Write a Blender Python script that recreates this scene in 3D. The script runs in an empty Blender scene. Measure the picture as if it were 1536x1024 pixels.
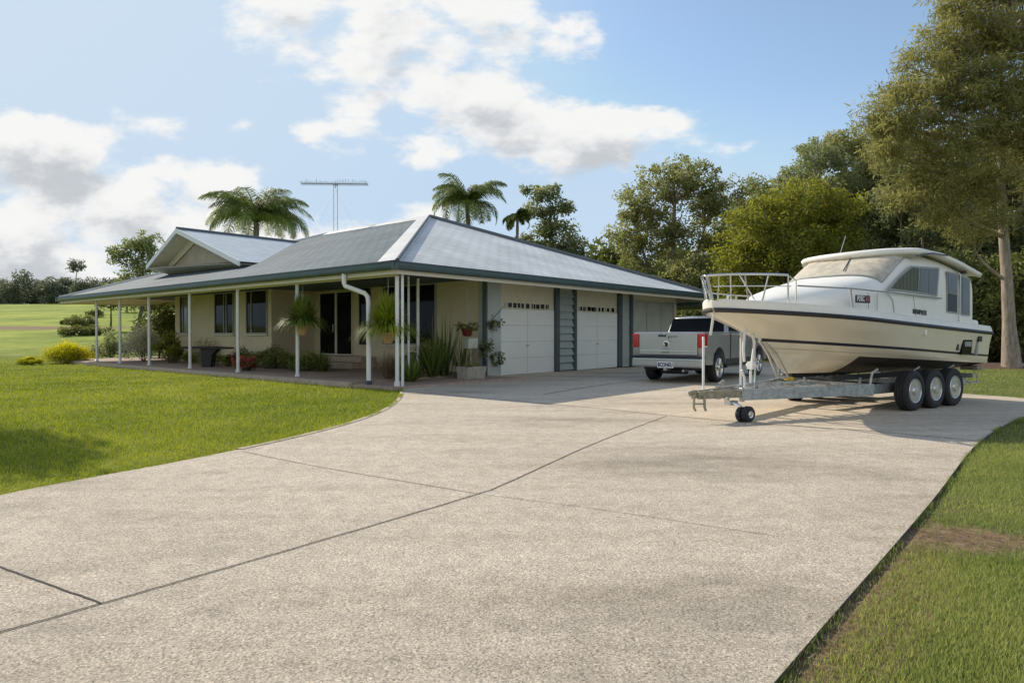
import bpy, bmesh, math, random
import numpy as np
from mathutils import Vector, Matrix
R = math.radians
rng = np.random.default_rng(7)
random.seed(7)
scene = bpy.context.scene
COL = scene.collection

# ------------------------------------------------------------------ materials
MATS = {}
def _new(name):
    m = bpy.data.materials.new(name); m.use_nodes = True
    nt = m.node_tree
    return m, nt, nt.nodes, nt.links, nt.nodes['Principled BSDF']

def ramp(nodes, stops):
    r = nodes.new('ShaderNodeValToRGB')
    els = r.color_ramp.elements
    while len(els) < len(stops): els.new(0.5)
    for e, (p, c) in zip(els, stops):
        e.position = p; e.color = (*c, 1) if len(c) == 3 else c
    return r

def mat(name, col, rough=0.6, metal=0.0, var=0.12, scale=3.0, bump=0.0, bscale=60, spec=0.5, coat=0.0, detail=5):
    """painted / plain surface with weathering noise"""
    m, nt, N, L, b = _new(name)
    tc = N.new('ShaderNodeTexCoord')
    n = N.new('ShaderNodeTexNoise'); n.inputs['Scale'].default_value = scale; n.inputs['Detail'].default_value = detail
    n.inputs['Roughness'].default_value = 0.65
    L.new(tc.outputs['Object'], n.inputs['Vector'])
    c = np.array(col)
    r = ramp(N, [(0.3, tuple(c*(1-var))), (0.7, tuple(np.minimum(c*(1+var), 1)))])
    L.new(n.outputs['Fac'], r.inputs['Fac']); L.new(r.outputs['Color'], b.inputs['Base Color'])
    b.inputs['Roughness'].default_value = rough; b.inputs['Metallic'].default_value = metal
    b.inputs['Specular IOR Level'].default_value = spec; b.inputs['Coat Weight'].default_value = coat
    if bump:
        n2 = N.new('ShaderNodeTexNoise'); n2.inputs['Scale'].default_value = bscale; n2.inputs['Detail'].default_value = 4
        L.new(tc.outputs['Object'], n2.inputs['Vector'])
        bp = N.new('ShaderNodeBump'); bp.inputs['Strength'].default_value = bump; bp.inputs['Distance'].default_value = 0.01
        L.new(n2.outputs['Fac'], bp.inputs['Height']); L.new(bp.outputs['Normal'], b.inputs['Normal'])
    MATS[name] = m
    return m

def leaf_mat(name, dark, light, trans=0.35, rough=0.55):
    m, nt, N, L, b = _new(name)
    at = N.new('ShaderNodeAttribute'); at.attribute_name = 'tint'
    r = ramp(N, [(0.0, dark), (1.0, light)])
    L.new(at.outputs['Fac'], r.inputs['Fac'])
    L.new(r.outputs['Color'], b.inputs['Base Color'])
    b.inputs['Roughness'].default_value = rough; b.inputs['Specular IOR Level'].default_value = 0.35
    t = N.new('ShaderNodeBsdfTranslucent')
    hs = N.new('ShaderNodeHueSaturation'); hs.inputs['Value'].default_value = 1.5; hs.inputs['Saturation'].default_value = 1.1
    L.new(r.outputs['Color'], hs.inputs['Color']); L.new(hs.outputs['Color'], t.inputs['Color'])
    mx = N.new('ShaderNodeMixShader'); mx.inputs['Fac'].default_value = trans
    L.new(b.outputs[0], mx.inputs[1]); L.new(t.outputs[0], mx.inputs[2])
    L.new(mx.outputs[0], N['Material Output'].inputs['Surface'])
    MATS[name] = m
    return m

def glass_mat(name, col, rough=0.06):
    m, nt, N, L, b = _new(name)
    tc = N.new('ShaderNodeTexCoord')
    n = N.new('ShaderNodeTexNoise'); n.inputs['Scale'].default_value = 1.3; n.inputs['Detail'].default_value = 4
    L.new(tc.outputs['Object'], n.inputs['Vector'])
    c = np.array(col)
    r = ramp(N, [(0.35, tuple(c*0.5)), (0.75, tuple(c*1.6))])
    L.new(n.outputs['Fac'], r.inputs['Fac']); L.new(r.outputs['Color'], b.inputs['Base Color'])
    b.inputs['Roughness'].default_value = rough
    b.inputs['Specular IOR Level'].default_value = 0.10 if col[0] < .012 else 0.4
    MATS[name] = m
    return m

def shingle_mat(name, axis, c1, c2, rough):
    """courses of small roof shingles; axis: which local axis runs up the slope ('x' or 'y')"""
    m, nt, N, L, b = _new(name)
    tc = N.new('ShaderNodeTexCoord'); sp = N.new('ShaderNodeSeparateXYZ'); L.new(tc.outputs['Object'], sp.inputs[0])
    cb = N.new('ShaderNodeCombineXYZ')
    L.new(sp.outputs['Y' if axis == 'x' else 'X'], cb.inputs[0]); L.new(sp.outputs['X' if axis == 'x' else 'Y'], cb.inputs[1])
    br = N.new('ShaderNodeTexBrick')
    br.inputs['Scale'].default_value = 1; br.inputs['Brick Width'].default_value = 0.5; br.inputs['Row Height'].default_value = 0.22
    br.inputs['Mortar Size'].default_value = 0.026; br.inputs['Mortar Smooth'].default_value = 0.4
    br.inputs['Color1'].default_value = (*c1, 1); br.inputs['Color2'].default_value = (*c2, 1)
    br.inputs['Mortar'].default_value = tuple(np.array(c1)*(0.5 if c1[0] < .4 else .72)) + (1,)
    L.new(cb.outputs[0], br.inputs['Vector'])
    n = N.new('ShaderNodeTexNoise'); n.inputs['Scale'].default_value = 0.55; n.inputs['Detail'].default_value = 6
    L.new(tc.outputs['Object'], n.inputs['Vector'])
    r = ramp(N, [(0.25, (0.78,)*3), (0.75, (1.15,)*3)]); L.new(n.outputs['Fac'], r.inputs['Fac'])
    mx = N.new('ShaderNodeMix'); mx.data_type = 'RGBA'; mx.blend_type = 'MULTIPLY'; mx.inputs['Factor'].default_value = 1
    L.new(br.outputs['Color'], mx.inputs['A']); L.new(r.outputs['Color'], mx.inputs['B']); L.new(mx.outputs['Result'], b.inputs['Base Color'])
    bp = N.new('ShaderNodeBump'); bp.inputs['Strength'].default_value = 0.45; bp.inputs['Distance'].default_value = 0.012; bp.invert = True
    L.new(br.outputs['Fac'], bp.inputs['Height']); L.new(bp.outputs['Normal'], b.inputs['Normal'])
    b.inputs['Roughness'].default_value = rough; b.inputs['Metallic'].default_value = 0.0; b.inputs['Specular IOR Level'].default_value = 0.18
    MATS[name] = m
    return m

def ribbed_mat(name, axis, col, pitch, rough, metal=0.0, strength=0.5, dark=0.8):
    m, nt, N, L, b = _new(name)
    tc = N.new('ShaderNodeTexCoord')
    w = N.new('ShaderNodeTexWave'); w.wave_type = 'BANDS'; w.bands_direction = axis.upper(); w.wave_profile = 'SIN'
    w.inputs['Scale'].default_value = 2*math.pi/(20*pitch)*1.0; w.inputs['Distortion'].default_value = 0
    L.new(tc.outputs['Object'], w.inputs['Vector'])
    c = np.array(col)
    r = ramp(N, [(0.02, tuple(c*dark)), (0.25, tuple(c))]); L.new(w.outputs['Fac'], r.inputs['Fac'])
    n = N.new('ShaderNodeTexNoise'); n.inputs['Scale'].default_value = 2.0; n.inputs['Detail'].default_value = 5
    L.new(tc.outputs['Object'], n.inputs['Vector'])
    r2 = ramp(N, [(0.3, (0.86 if dark < .95 else .975,)*3), (0.7, (1.08 if dark < .95 else 1.01,)*3)]); L.new(n.outputs['Fac'], r2.inputs['Fac'])
    mx = N.new('ShaderNodeMix'); mx.data_type = 'RGBA'; mx.blend_type = 'MULTIPLY'; mx.inputs['Factor'].default_value = 1
    L.new(r.outputs['Color'], mx.inputs['A']); L.new(r2.outputs['Color'], mx.inputs['B']); L.new(mx.outputs['Result'], b.inputs['Base Color'])
    bp = N.new('ShaderNodeBump'); bp.inputs['Strength'].default_value = strength; bp.inputs['Distance'].default_value = 0.02
    L.new(w.outputs['Fac'], bp.inputs['Height']); L.new(bp.outputs['Normal'], b.inputs['Normal'])
    b.inputs['Roughness'].default_value = rough; b.inputs['Metallic'].default_value = metal
    MATS[name] = m
    return m

def bark_mat(name, c1, c2):
    m, nt, N, L, b = _new(name)
    tc = N.new('ShaderNodeTexCoord'); mp = N.new('ShaderNodeMapping'); mp.inputs['Scale'].default_value = (5, 5, 1.2)
    L.new(tc.outputs['Object'], mp.inputs['Vector'])
    n = N.new('ShaderNodeTexNoise'); n.inputs['Scale'].default_value = 2; n.inputs['Detail'].default_value = 8; n.inputs['Roughness'].default_value = 0.7
    L.new(mp.outputs[0], n.inputs['Vector'])
    r = ramp(N, [(0.3, c1), (0.7, c2)]); L.new(n.outputs['Fac'], r.inputs['Fac']); L.new(r.outputs['Color'], b.inputs['Base Color'])
    bp = N.new('ShaderNodeBump'); bp.inputs['Strength'].default_value = 0.7; bp.inputs['Distance'].default_value = 0.03
    L.new(n.outputs['Fac'], bp.inputs['Height']); L.new(bp.outputs['Normal'], b.inputs['Normal'])
    b.inputs['Roughness'].default_value = 0.9
    MATS[name] = m
    return m

def concrete_mat(name, light, mid, dark, grain, grain_amt, stain_lo, bump):
    """exposed aggregate concrete: fine stones, broad stains, streaks"""
    m, nt, N, L, b = _new(name)
    tc = N.new('ShaderNodeTexCoord')
    big = N.new('ShaderNodeTexNoise'); big.inputs['Scale'].default_value = 0.42; big.inputs['Detail'].default_value = 7; big.inputs['Roughness'].default_value = 0.62
    mp = N.new('ShaderNodeMapping'); mp.inputs['Scale'].default_value = (0.6, 1.5, 1); mp.inputs['Rotation'].default_value = (0, 0, R(-28))
    L.new(tc.outputs['Object'], mp.inputs['Vector']); L.new(mp.outputs[0], big.inputs['Vector'])
    r = ramp(N, [(stain_lo, dark), (0.47, mid), (0.66, light)]); L.new(big.outputs['Fac'], r.inputs['Fac'])
    # stones
    v = N.new('ShaderNodeTexVoronoi'); v.inputs['Scale'].default_value = grain; v.feature = 'F1'
    L.new(tc.outputs['Object'], v.inputs['Vector'])
    g = ramp(N, [(0.0, (1-grain_amt,)*3), (0.3, (1-0.25*grain_amt,)*3), (0.6, (1.0,)*3), (1.0, (1+0.75*grain_amt,)*3)])
    L.new(v.outputs['Color'], g.inputs['Fac'])
    v2 = N.new('ShaderNodeTexNoise'); v2.inputs['Scale'].default_value = grain*0.6; v2.inputs['Detail'].default_value = 6; v2.inputs['Roughness'].default_value = 0.75
    L.new(tc.outputs['Object'], v2.inputs['Vector'])
    g2 = ramp(N, [(0.32, (1-0.75*grain_amt,)*3), (0.68, (1+0.5*grain_amt,)*3)]); L.new(v2.outputs['Fac'], g2.inputs['Fac'])
    # medium blotches
    v3 = N.new('ShaderNodeTexNoise'); v3.inputs['Scale'].default_value = 5.5; v3.inputs['Detail'].default_value = 7; v3.inputs['Roughness'].default_value = 0.7
    L.new(tc.outputs['Object'], v3.inputs['Vector'])
    g3 = ramp(N, [(0.33, (0.83,)*3), (0.66, (1.1,)*3)]); L.new(v3.outputs['Fac'], g3.inputs['Fac'])
    prev = r.outputs['Color']
    for gg in (g, g2, g3):
        mx = N.new('ShaderNodeMix'); mx.data_type = 'RGBA'; mx.blend_type = 'MULTIPLY'; mx.inputs['Factor'].default_value = 1
        L.new(prev, mx.inputs['A']); L.new(gg.outputs['Color'], mx.inputs['B']); prev = mx.outputs['Result']
    # dark grit pits and faint wheel-worn streaks along the drive
    pit = N.new('ShaderNodeTexVoronoi'); pit.inputs['Scale'].default_value = grain*0.38; L.new(tc.outputs['Object'], pit.inputs['Vector'])
    pr = ramp(N, [(0.10, (1-.6*grain_amt,)*3), (0.2, (1.0,)*3)]); L.new(pit.outputs['Distance'], pr.inputs['Fac'])
    mp2 = N.new('ShaderNodeMapping'); mp2.inputs['Rotation'].default_value = (0, 0, R(-48)); mp2.inputs['Scale'].default_value = (0.12, 1.6, 1); L.new(tc.outputs['Object'], mp2.inputs['Vector'])
    sk = N.new('ShaderNodeTexNoise'); sk.inputs['Scale'].default_value = 1.6; sk.inputs['Detail'].default_value = 6; sk.inputs['Roughness'].default_value = 0.65; L.new(mp2.outputs[0], sk.inputs['Vector'])
    skr = ramp(N, [(0.32, (0.88, 0.87, 0.85)), (0.52, (1.0,)*3), (0.7, (1.04,)*3)]); L.new(sk.outputs['Fac'], skr.inputs['Fac'])
    oil = N.new('ShaderNodeTexNoise'); oil.inputs['Scale'].default_value = 2.3; oil.inputs['Detail'].default_value = 3; oil.inputs['Roughness'].default_value = 0.5; L.new(tc.outputs['Object'], oil.inputs['Vector'])
    olr = ramp(N, [(0.66, (1.0,)*3), (0.74, (0.84, 0.83, 0.82))]); L.new(oil.outputs['Fac'], olr.inputs['Fac'])
    for gg in (pr, skr, olr):
        mx = N.new('ShaderNodeMix'); mx.data_type = 'RGBA'; mx.blend_type = 'MULTIPLY'; mx.inputs['Factor'].default_value = 1
        L.new(prev, mx.inputs['A']); L.new(gg.outputs['Color'], mx.inputs['B']); prev = mx.outputs['Result']
    L.new(prev, b.inputs['Base Color'])
    bp = N.new('ShaderNodeBump'); bp.inputs['Strength'].default_value = bump; bp.inputs['Distance'].default_value = 0.006
    L.new(v2.outputs['Fac'], bp.inputs['Height']); L.new(bp.outputs['Normal'], b.inputs['Normal'])
    b.inputs['Roughness'].default_value = 0.88; b.inputs['Specular IOR Level'].default_value = 0.25
    MATS[name] = m
    return m

def ground_mat():
    m, nt, N, L, b = _new('lawn_ground')
    tc = N.new('ShaderNodeTexCoord'); geo = N.new('ShaderNodeNewGeometry')
    P = geo.outputs['Position']
    def noise(sc, det=6, ro=0.6):
        n = N.new('ShaderNodeTexNoise'); n.inputs['Scale'].default_value = sc; n.inputs['Detail'].default_value = det; n.inputs['Roughness'].default_value = ro
        L.new(P, n.inputs['Vector']); return n
    big = noise(0.16); fine = noise(14, 8, 0.75); mid = noise(1.4)
    r = ramp(N, [(0.32, (0.11, 0.15, 0.02)), (0.5, (0.19, 0.225, 0.03)), (0.68, (0.30, 0.31, 0.05))]); L.new(big.outputs['Fac'], r.inputs['Fac'])
    r2 = ramp(N, [(0.3, (0.55,)*3), (0.7, (1.3,)*3)]); L.new(fine.outputs['Fac'], r2.inputs['Fac'])
    r3 = ramp(N, [(0.3, (0.8, 0.85, 0.8)), (0.7, (1.15, 1.1, 1.0))]); L.new(mid.outputs['Fac'], r3.inputs['Fac'])
    prev = r.outputs['Color']
    for g in (r2, r3):
        mx = N.new('ShaderNodeMix'); mx.data_type = 'RGBA'; mx.blend_type = 'MULTIPLY'; mx.inputs['Factor'].default_value = 1
        L.new(prev, mx.inputs['A']); L.new(g.outputs['Color'], mx.inputs['B']); prev = mx.outputs['Result']
    spx = N.new('ShaderNodeSeparateXYZ'); L.new(P, spx.inputs[0])
    rt = N.new('ShaderNodeMapRange'); rt.inputs['From Min'].default_value = 0.0; rt.inputs['From Max'].default_value = 1.0; L.new(spx.outputs['X'], rt.inputs['Value'])
    ty = ramp(N, [(0.3, (0.09, 0.115, 0.03)), (0.7, (0.18, 0.19, 0.065))]); L.new(mid.outputs['Fac'], ty.inputs['Fac'])
    fr_ = N.new('ShaderNodeMapRange'); fr_.inputs['From Min'].default_value = 30; fr_.inputs['From Max'].default_value = 45; L.new(spx.outputs['Y'], fr_.inputs['Value'])
    hill = N.new('ShaderNodeMix'); hill.data_type = 'RGBA'; hill.blend_type = 'MULTIPLY'; L.new(fr_.outputs[0], hill.inputs['Factor']); L.new(prev, hill.inputs['A']); hill.inputs['B'].default_value = (1.35, 1.42, 1.3, 1); hill.clamp_result = False
    mxr = N.new('ShaderNodeMix'); mxr.data_type = 'RGBA'; L.new(rt.outputs[0], mxr.inputs['Factor']); L.new(hill.outputs['Result'], mxr.inputs['A']); L.new(ty.outputs['Color'], mxr.inputs['B']); prev = mxr.outputs['Result']
    # bare earth: bank strip on the hill and worn patches beside the drive (world positions)
    sp = N.new('ShaderNodeSeparateXYZ'); L.new(P, sp.inputs[0])
    def blob(cx, cy, rx, ry, rot=0):
        mp = N.new('ShaderNodeMapping'); mp.vector_type = 'TEXTURE'
        mp.inputs['Location'].default_value = (cx, cy, 0); mp.inputs['Rotation'].default_value = (0, 0, rot); mp.inputs['Scale'].default_value = (rx, ry, 1e6)
        L.new(P, mp.inputs['Vector'])
        ln = N.new('ShaderNodeVectorMath'); ln.operation = 'LENGTH'; L.new(mp.outputs[0], ln.inputs[0])
        s = N.new('ShaderNodeMath'); s.operation = 'SUBTRACT'; s.inputs[0].default_value = 1.0; L.new(ln.outputs['Value'], s.inputs[1])
        return s.outputs[0]
    masks = [blob(-50, 61, 22, 3.2, R(-1)), blob(2.85, 4.3, 0.62, 0.40, R(25)), blob(2.0, 3.48, 2.2, 0.30, R(50)), blob(3.5, 4.0, 0.4, 0.16, -0.3), blob(22, 28, 8, 2.2, R(8)), blob(3.4, 3.75, 0.25, 0.16, 0)]
    prevm = masks[0]
    for k in masks[1:]:
        mxm = N.new('ShaderNodeMath'); mxm.operation = 'MAXIMUM'; L.new(prevm, mxm.inputs[0]); L.new(k, mxm.inputs[1]); prevm = mxm.outputs[0]
    nz = noise(4.5, 8, 0.7)
    ad = N.new('ShaderNodeMath'); ad.operation = 'MULTIPLY_ADD'; ad.inputs[1].default_value = 1.3; ad.inputs[2].default_value = -0.65
    L.new(nz.outputs['Fac'], ad.inputs[0])
    a2 = N.new('ShaderNodeMath'); a2.operation = 'ADD'; L.new(prevm, a2.inputs[0]); L.new(ad.outputs[0], a2.inputs[1])
    mr = N.new('ShaderNodeMapRange'); mr.inputs['From Min'].default_value = 0.1; mr.inputs['From Max'].default_value = 0.4; L.new(a2.outputs[0], mr.inputs['Value'])
    er = ramp(N, [(0.35, (0.13, 0.08, 0.045)), (0.7, (0.38, 0.265, 0.17))]); L.new(fine.outputs['Fac'], er.inputs['Fac'])
    mx = N.new('ShaderNodeMix'); mx.data_type = 'RGBA'; L.new(mr.outputs[0], mx.inputs['Factor']); L.new(prev, mx.inputs['A']); L.new(er.outputs['Color'], mx.inputs['B'])
    L.new(mx.outputs['Result'], b.inputs['Base Color'])
    bp = N.new('ShaderNodeBump'); bp.inputs['Strength'].default_value = 0.6; bp.inputs['Distance'].default_value = 0.05
    L.new(fine.outputs['Fac'], bp.inputs['Height']); L.new(bp.outputs['Normal'], b.inputs['Normal'])
    b.inputs['Roughness'].default_value = 0.95; b.inputs['Specular IOR Level'].default_value = 0.1
    return m

M_GROUND = ground_mat()
M_DRIVE = concrete_mat('aggregate_concrete', (0.675, 0.585, 0.465), (0.605, 0.52, 0.41), (0.385, 0.33, 0.255), 124, 0.66, 0.29, 1.0)
M_PAD = concrete_mat('smooth_concrete', (0.66, 0.57, 0.445), (0.58, 0.495, 0.385), (0.40, 0.34, 0.265), 60, 0.18, 0.3, 0.25)
M_PAVE = concrete_mat('veranda_paving', (0.46, 0.35, 0.28), (0.40, 0.30, 0.24), (0.3, 0.22, 0.18), 50, 0.2, 0.3, 0.3)
M_KERB = mat('pale_kerb', (0.46, 0.38, 0.29), 0.9, var=0.2, scale=8, bump=0.4)
M_SLABEDGE = mat('slab_edge', (0.07, 0.062, 0.055), 0.9, var=0.3, scale=12, bump=0.5)
M_JOINT = mat('joint_filler', (0.035, 0.03, 0.026), 0.9)
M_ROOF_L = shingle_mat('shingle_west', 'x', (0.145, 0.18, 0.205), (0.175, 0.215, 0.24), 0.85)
M_ROOF_R = shingle_mat('shingle_south_sheen', 'y', (0.70, 0.71, 0.70), (0.77, 0.78, 0.76), 0.6)  # same shingles as west, sky sheen painted in as a paler base
M_GABLE_ROOF = ribbed_mat('ribbed_sheet', 'x', (0.50, 0.56, 0.60), 0.25, 0.4, 0.0, 0.4, 0.85)
M_CAP = mat('hip_cap_metal', (0.62, 0.62, 0.60), 0.5, var=0.15, scale=1.5)
M_CAPDARK = mat('flashing_dark', (0.12, 0.13, 0.14), 0.5)
M_GUTTER = mat('gutter_green', (0.05, 0.085, 0.085), 0.35, var=0.12, spec=0.5)
M_CREAM = mat('cream_render', (0.64, 0.56, 0.39), 0.85, var=0.07, scale=1.2, bump=0.15, bscale=120)
M_TRIM = mat('cream_trim', (0.68, 0.64, 0.52), 0.6, var=0.06)
M_SOFFIT = mat('soffit_board', (0.66, 0.62, 0.50), 0.7, var=0.06)
M_WHITE = mat('white_paint', (0.78, 0.78, 0.76), 0.4, var=0.06)
M_POST = mat('post_white', (0.74, 0.75, 0.74), 0.35, var=0.08, scale=6)
M_DOOR = ribbed_mat('garage_panel', 'z', (0.78, 0.79, 0.73), 0.105, 0.5, 0, 0.12, 0.965)
M_HEADER = mat('header_board', (0.66, 0.61, 0.44), 0.7, var=0.06)
M_BLUE = mat('blue_grey_paint', (0.062, 0.088, 0.096), 0.5, var=0.12)
M_LOUVRE = mat('louvre_grey', (0.36, 0.40, 0.37), 0.6, var=0.1)
M_PILASTER = mat('pilaster_grey', (0.42, 0.46, 0.43), 0.6, var=0.12, scale=1.4)
M_GLASS = glass_mat('dark_glass', (0.010, 0.011, 0.010), 0.05)
M_GLASS2 = glass_mat('dull_glass', (0.09, 0.10, 0.075), 0.12)
M_BLIND = ribbed_mat('blind_slats', 'z', (0.42, 0.43, 0.36), 0.06, 0.6, 0, 0.3, 0.7)
M_FRAME = mat('window_frame_grey', (0.33, 0.34, 0.32), 0.5)
M_BLACK = mat('black_paint', (0.018, 0.018, 0.02), 0.5)
M_GABLE = ribbed_mat('gable_boards', 'y', (0.46, 0.40, 0.31), 0.16, 0.7, 0, 0.5, 0.65)
M_STEEL = mat('galvanised', (0.42, 0.44, 0.45), 0.38, metal=0.7, var=0.3, scale=14, bump=0.15)
M_STEELOLD = mat('galvanised_stained', (0.32, 0.29, 0.21), 0.5, metal=0.45, var=0.35, scale=10, bump=0.2)
M_CHROME = mat('polished_steel', (0.72, 0.72, 0.72), 0.16, metal=1.0, var=0.06)
M_RIM = mat('painted_rim', (0.62, 0.61, 0.58), 0.28, metal=0.75, var=0.15, scale=8)
M_RUBBER = mat('tyre_rubber', (0.022, 0.022, 0.023), 0.75, var=0.3, scale=14, bump=0.3, bscale=40)
M_HULL = mat('hull_gelcoat', (0.83, 0.755, 0.60), 0.25, var=0.05, scale=0.9, coat=0.3)
M_BOATWHITE = mat('deck_gelcoat', (0.87, 0.84, 0.77), 0.42, var=0.06, scale=1.6, coat=0.0, spec=0.35)
M_DUST = mat('dusty_screen', (0.50, 0.45, 0.36), 0.75, var=0.28, scale=7, detail=9)
M_HULLSHADE = mat('hull_bottom_shade', (0.035, 0.033, 0.03), 0.7, var=0.4, scale=5)  # shade under the hull, painted in as a near-black colour
M_NAVY = mat('navy_stripe', (0.012, 0.014, 0.03), 0.35)
M_BLKRUB = mat('black_rubber_trim', (0.016, 0.016, 0.018), 0.5, var=0.2)
M_BOATGLASS = glass_mat('boat_glass', (0.05, 0.062, 0.058), 0.06)
M_CURTAIN = ribbed_mat('curtain_pleats', 'x', (0.14, 0.145, 0.11), 0.12, 0.8, 0, 0.6, 0.5)
M_RED = mat('red_lens', (0.45, 0.012, 0.018), 0.15, var=0.15, scale=20, coat=0.5)
M_REDDARK = mat('red_glaze', (0.14, 0.02, 0.018), 0.35)
M_SILVER = mat('silver_car_paint', (0.44, 0.445, 0.44), 0.3, metal=0.55, var=0.05, scale=1.2, coat=0.6)
M_CAR_DARK = mat('car_dark_trim', (0.02, 0.02, 0.022), 0.5)
M_CARGLASS = glass_mat('car_glass', (0.0085, 0.0095, 0.011), 0.04)
M_PLATE = mat('plate_white', (0.75, 0.78, 0.80), 0.4, var=0.03)
M_YELLOW = mat('yellow_strap', (0.62, 0.42, 0.04), 0.6, var=0.2, scale=20)
M_TERRA = mat('woven_basket', (0.46, 0.30, 0.16), 0.9, var=0.3, scale=25, bump=0.6, bscale=50)
M_TROUGH = mat('stone_trough', (0.36, 0.34, 0.28), 0.9, var=0.25, scale=6, bump=0.5)
M_BOX = mat('white_plastic', (0.55, 0.56, 0.50), 0.5, var=0.08)
M_GALV = mat('antenna_metal', (0.38, 0.39, 0.40), 0.4, metal=0.6)
M_BARK_PALE = bark_mat('pale_bark', (0.16, 0.12, 0.09), (0.42, 0.36, 0.29))
M_BARK_DARK = bark_mat('dark_bark', (0.05, 0.04, 0.03), (0.17, 0.135, 0.10))
M_PALMBARK = bark_mat('palm_bark', (0.10, 0.085, 0.06), (0.26, 0.22, 0.17))
M_MULCH = mat('mulch', (0.10, 0.055, 0.035), 0.95, var=0.5, scale=12, bump=1.0, bscale=30)
LEAF = {
 'olive': leaf_mat('olive_leaves', (0.087, 0.108, 0.037), (0.380, 0.375, 0.141), 0.45),
 'gum': leaf_mat('gum_leaves', (0.076, 0.105, 0.044), (0.336, 0.353, 0.160), 0.45),
 'bright': leaf_mat('bright_leaves', (0.096, 0.117, 0.018), (0.376, 0.370, 0.064), 0.45),
 'dark': leaf_mat('dark_leaves', (0.054, 0.073, 0.024), (0.266, 0.284, 0.072), 0.25),
 'casuarina': leaf_mat('needle_leaves', (0.105, 0.114, 0.037), (0.418, 0.392, 0.141), 0.45),
 'palm': leaf_mat('palm_leaves', (0.058, 0.086, 0.020), (0.266, 0.312, 0.086), 0.3),
 'gold': leaf_mat('gold_leaves', (0.127, 0.156, 0.007), (0.658, 0.604, 0.023), 0.35),
 'grey': leaf_mat('grey_leaves', (0.225, 0.232, 0.165), (0.862, 0.804, 0.600), 0.25),
 'strap': leaf_mat('strap_leaves', (0.040, 0.072, 0.014), (0.270, 0.325, 0.072), 0.35),
 'limestrap': leaf_mat('lime_strap_leaves', (0.066, 0.110, 0.013), (0.418, 0.462, 0.055), 0.4),
 'red': leaf_mat('red_blooms', (0.200, 0.030, 0.035), (0.550, 0.160, 0.150), 0.3),
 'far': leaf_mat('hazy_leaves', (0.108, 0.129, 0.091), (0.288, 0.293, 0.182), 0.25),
 'lawn': leaf_mat('lawn_blades', (0.111, 0.169, 0.015), (0.390, 0.400, 0.057), 0.35, 0.6),
 'lawnr': leaf_mat('rough_lawn_blades', (0.075, 0.151, 0.017), (0.400, 0.403, 0.137), 0.45, 0.6),
 'mulchdry': leaf_mat('dry_stems', (0.120, 0.080, 0.040), (0.340, 0.270, 0.170), 0.2),
}

# ------------------------------------------------------------------ helpers
def tag(o, label=None, cat=None, group=None, kind=None):
    if label: o['label'] = label
    if cat: o['category'] = cat
    if group: o['group'] = group
    if kind: o['kind'] = kind
    return o

def empty(name, loc=(0, 0, 0), rz=0.0, label=None, cat=None, group=None):
    o = bpy.data.objects.new(name, None); COL.objects.link(o)
    o.location = loc; o.rotation_euler = (0, 0, rz); o.empty_display_size = 0.2
    return tag(o, label, cat, group)

def link_mesh(name, me, mats, parent=None, smooth=None, bevel=0.0, segs=2):
    for m in (mats if isinstance(mats, (list, tuple)) else [mats]): me.materials.append(m)
    o = bpy.data.objects.new(name, me); COL.objects.link(o)
    if parent: o.parent = parent
    if smooth is not None:
        me.polygons.foreach_set('use_smooth', [True]*len(me.polygons))
        me.set_sharp_from_angle(angle=R(smooth))
    if bevel:
        b = o.modifiers.new('bevel', 'BEVEL'); b.width = bevel; b.segments = segs; b.limit_method = 'ANGLE'; b.angle_limit = R(40)
    return o

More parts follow.
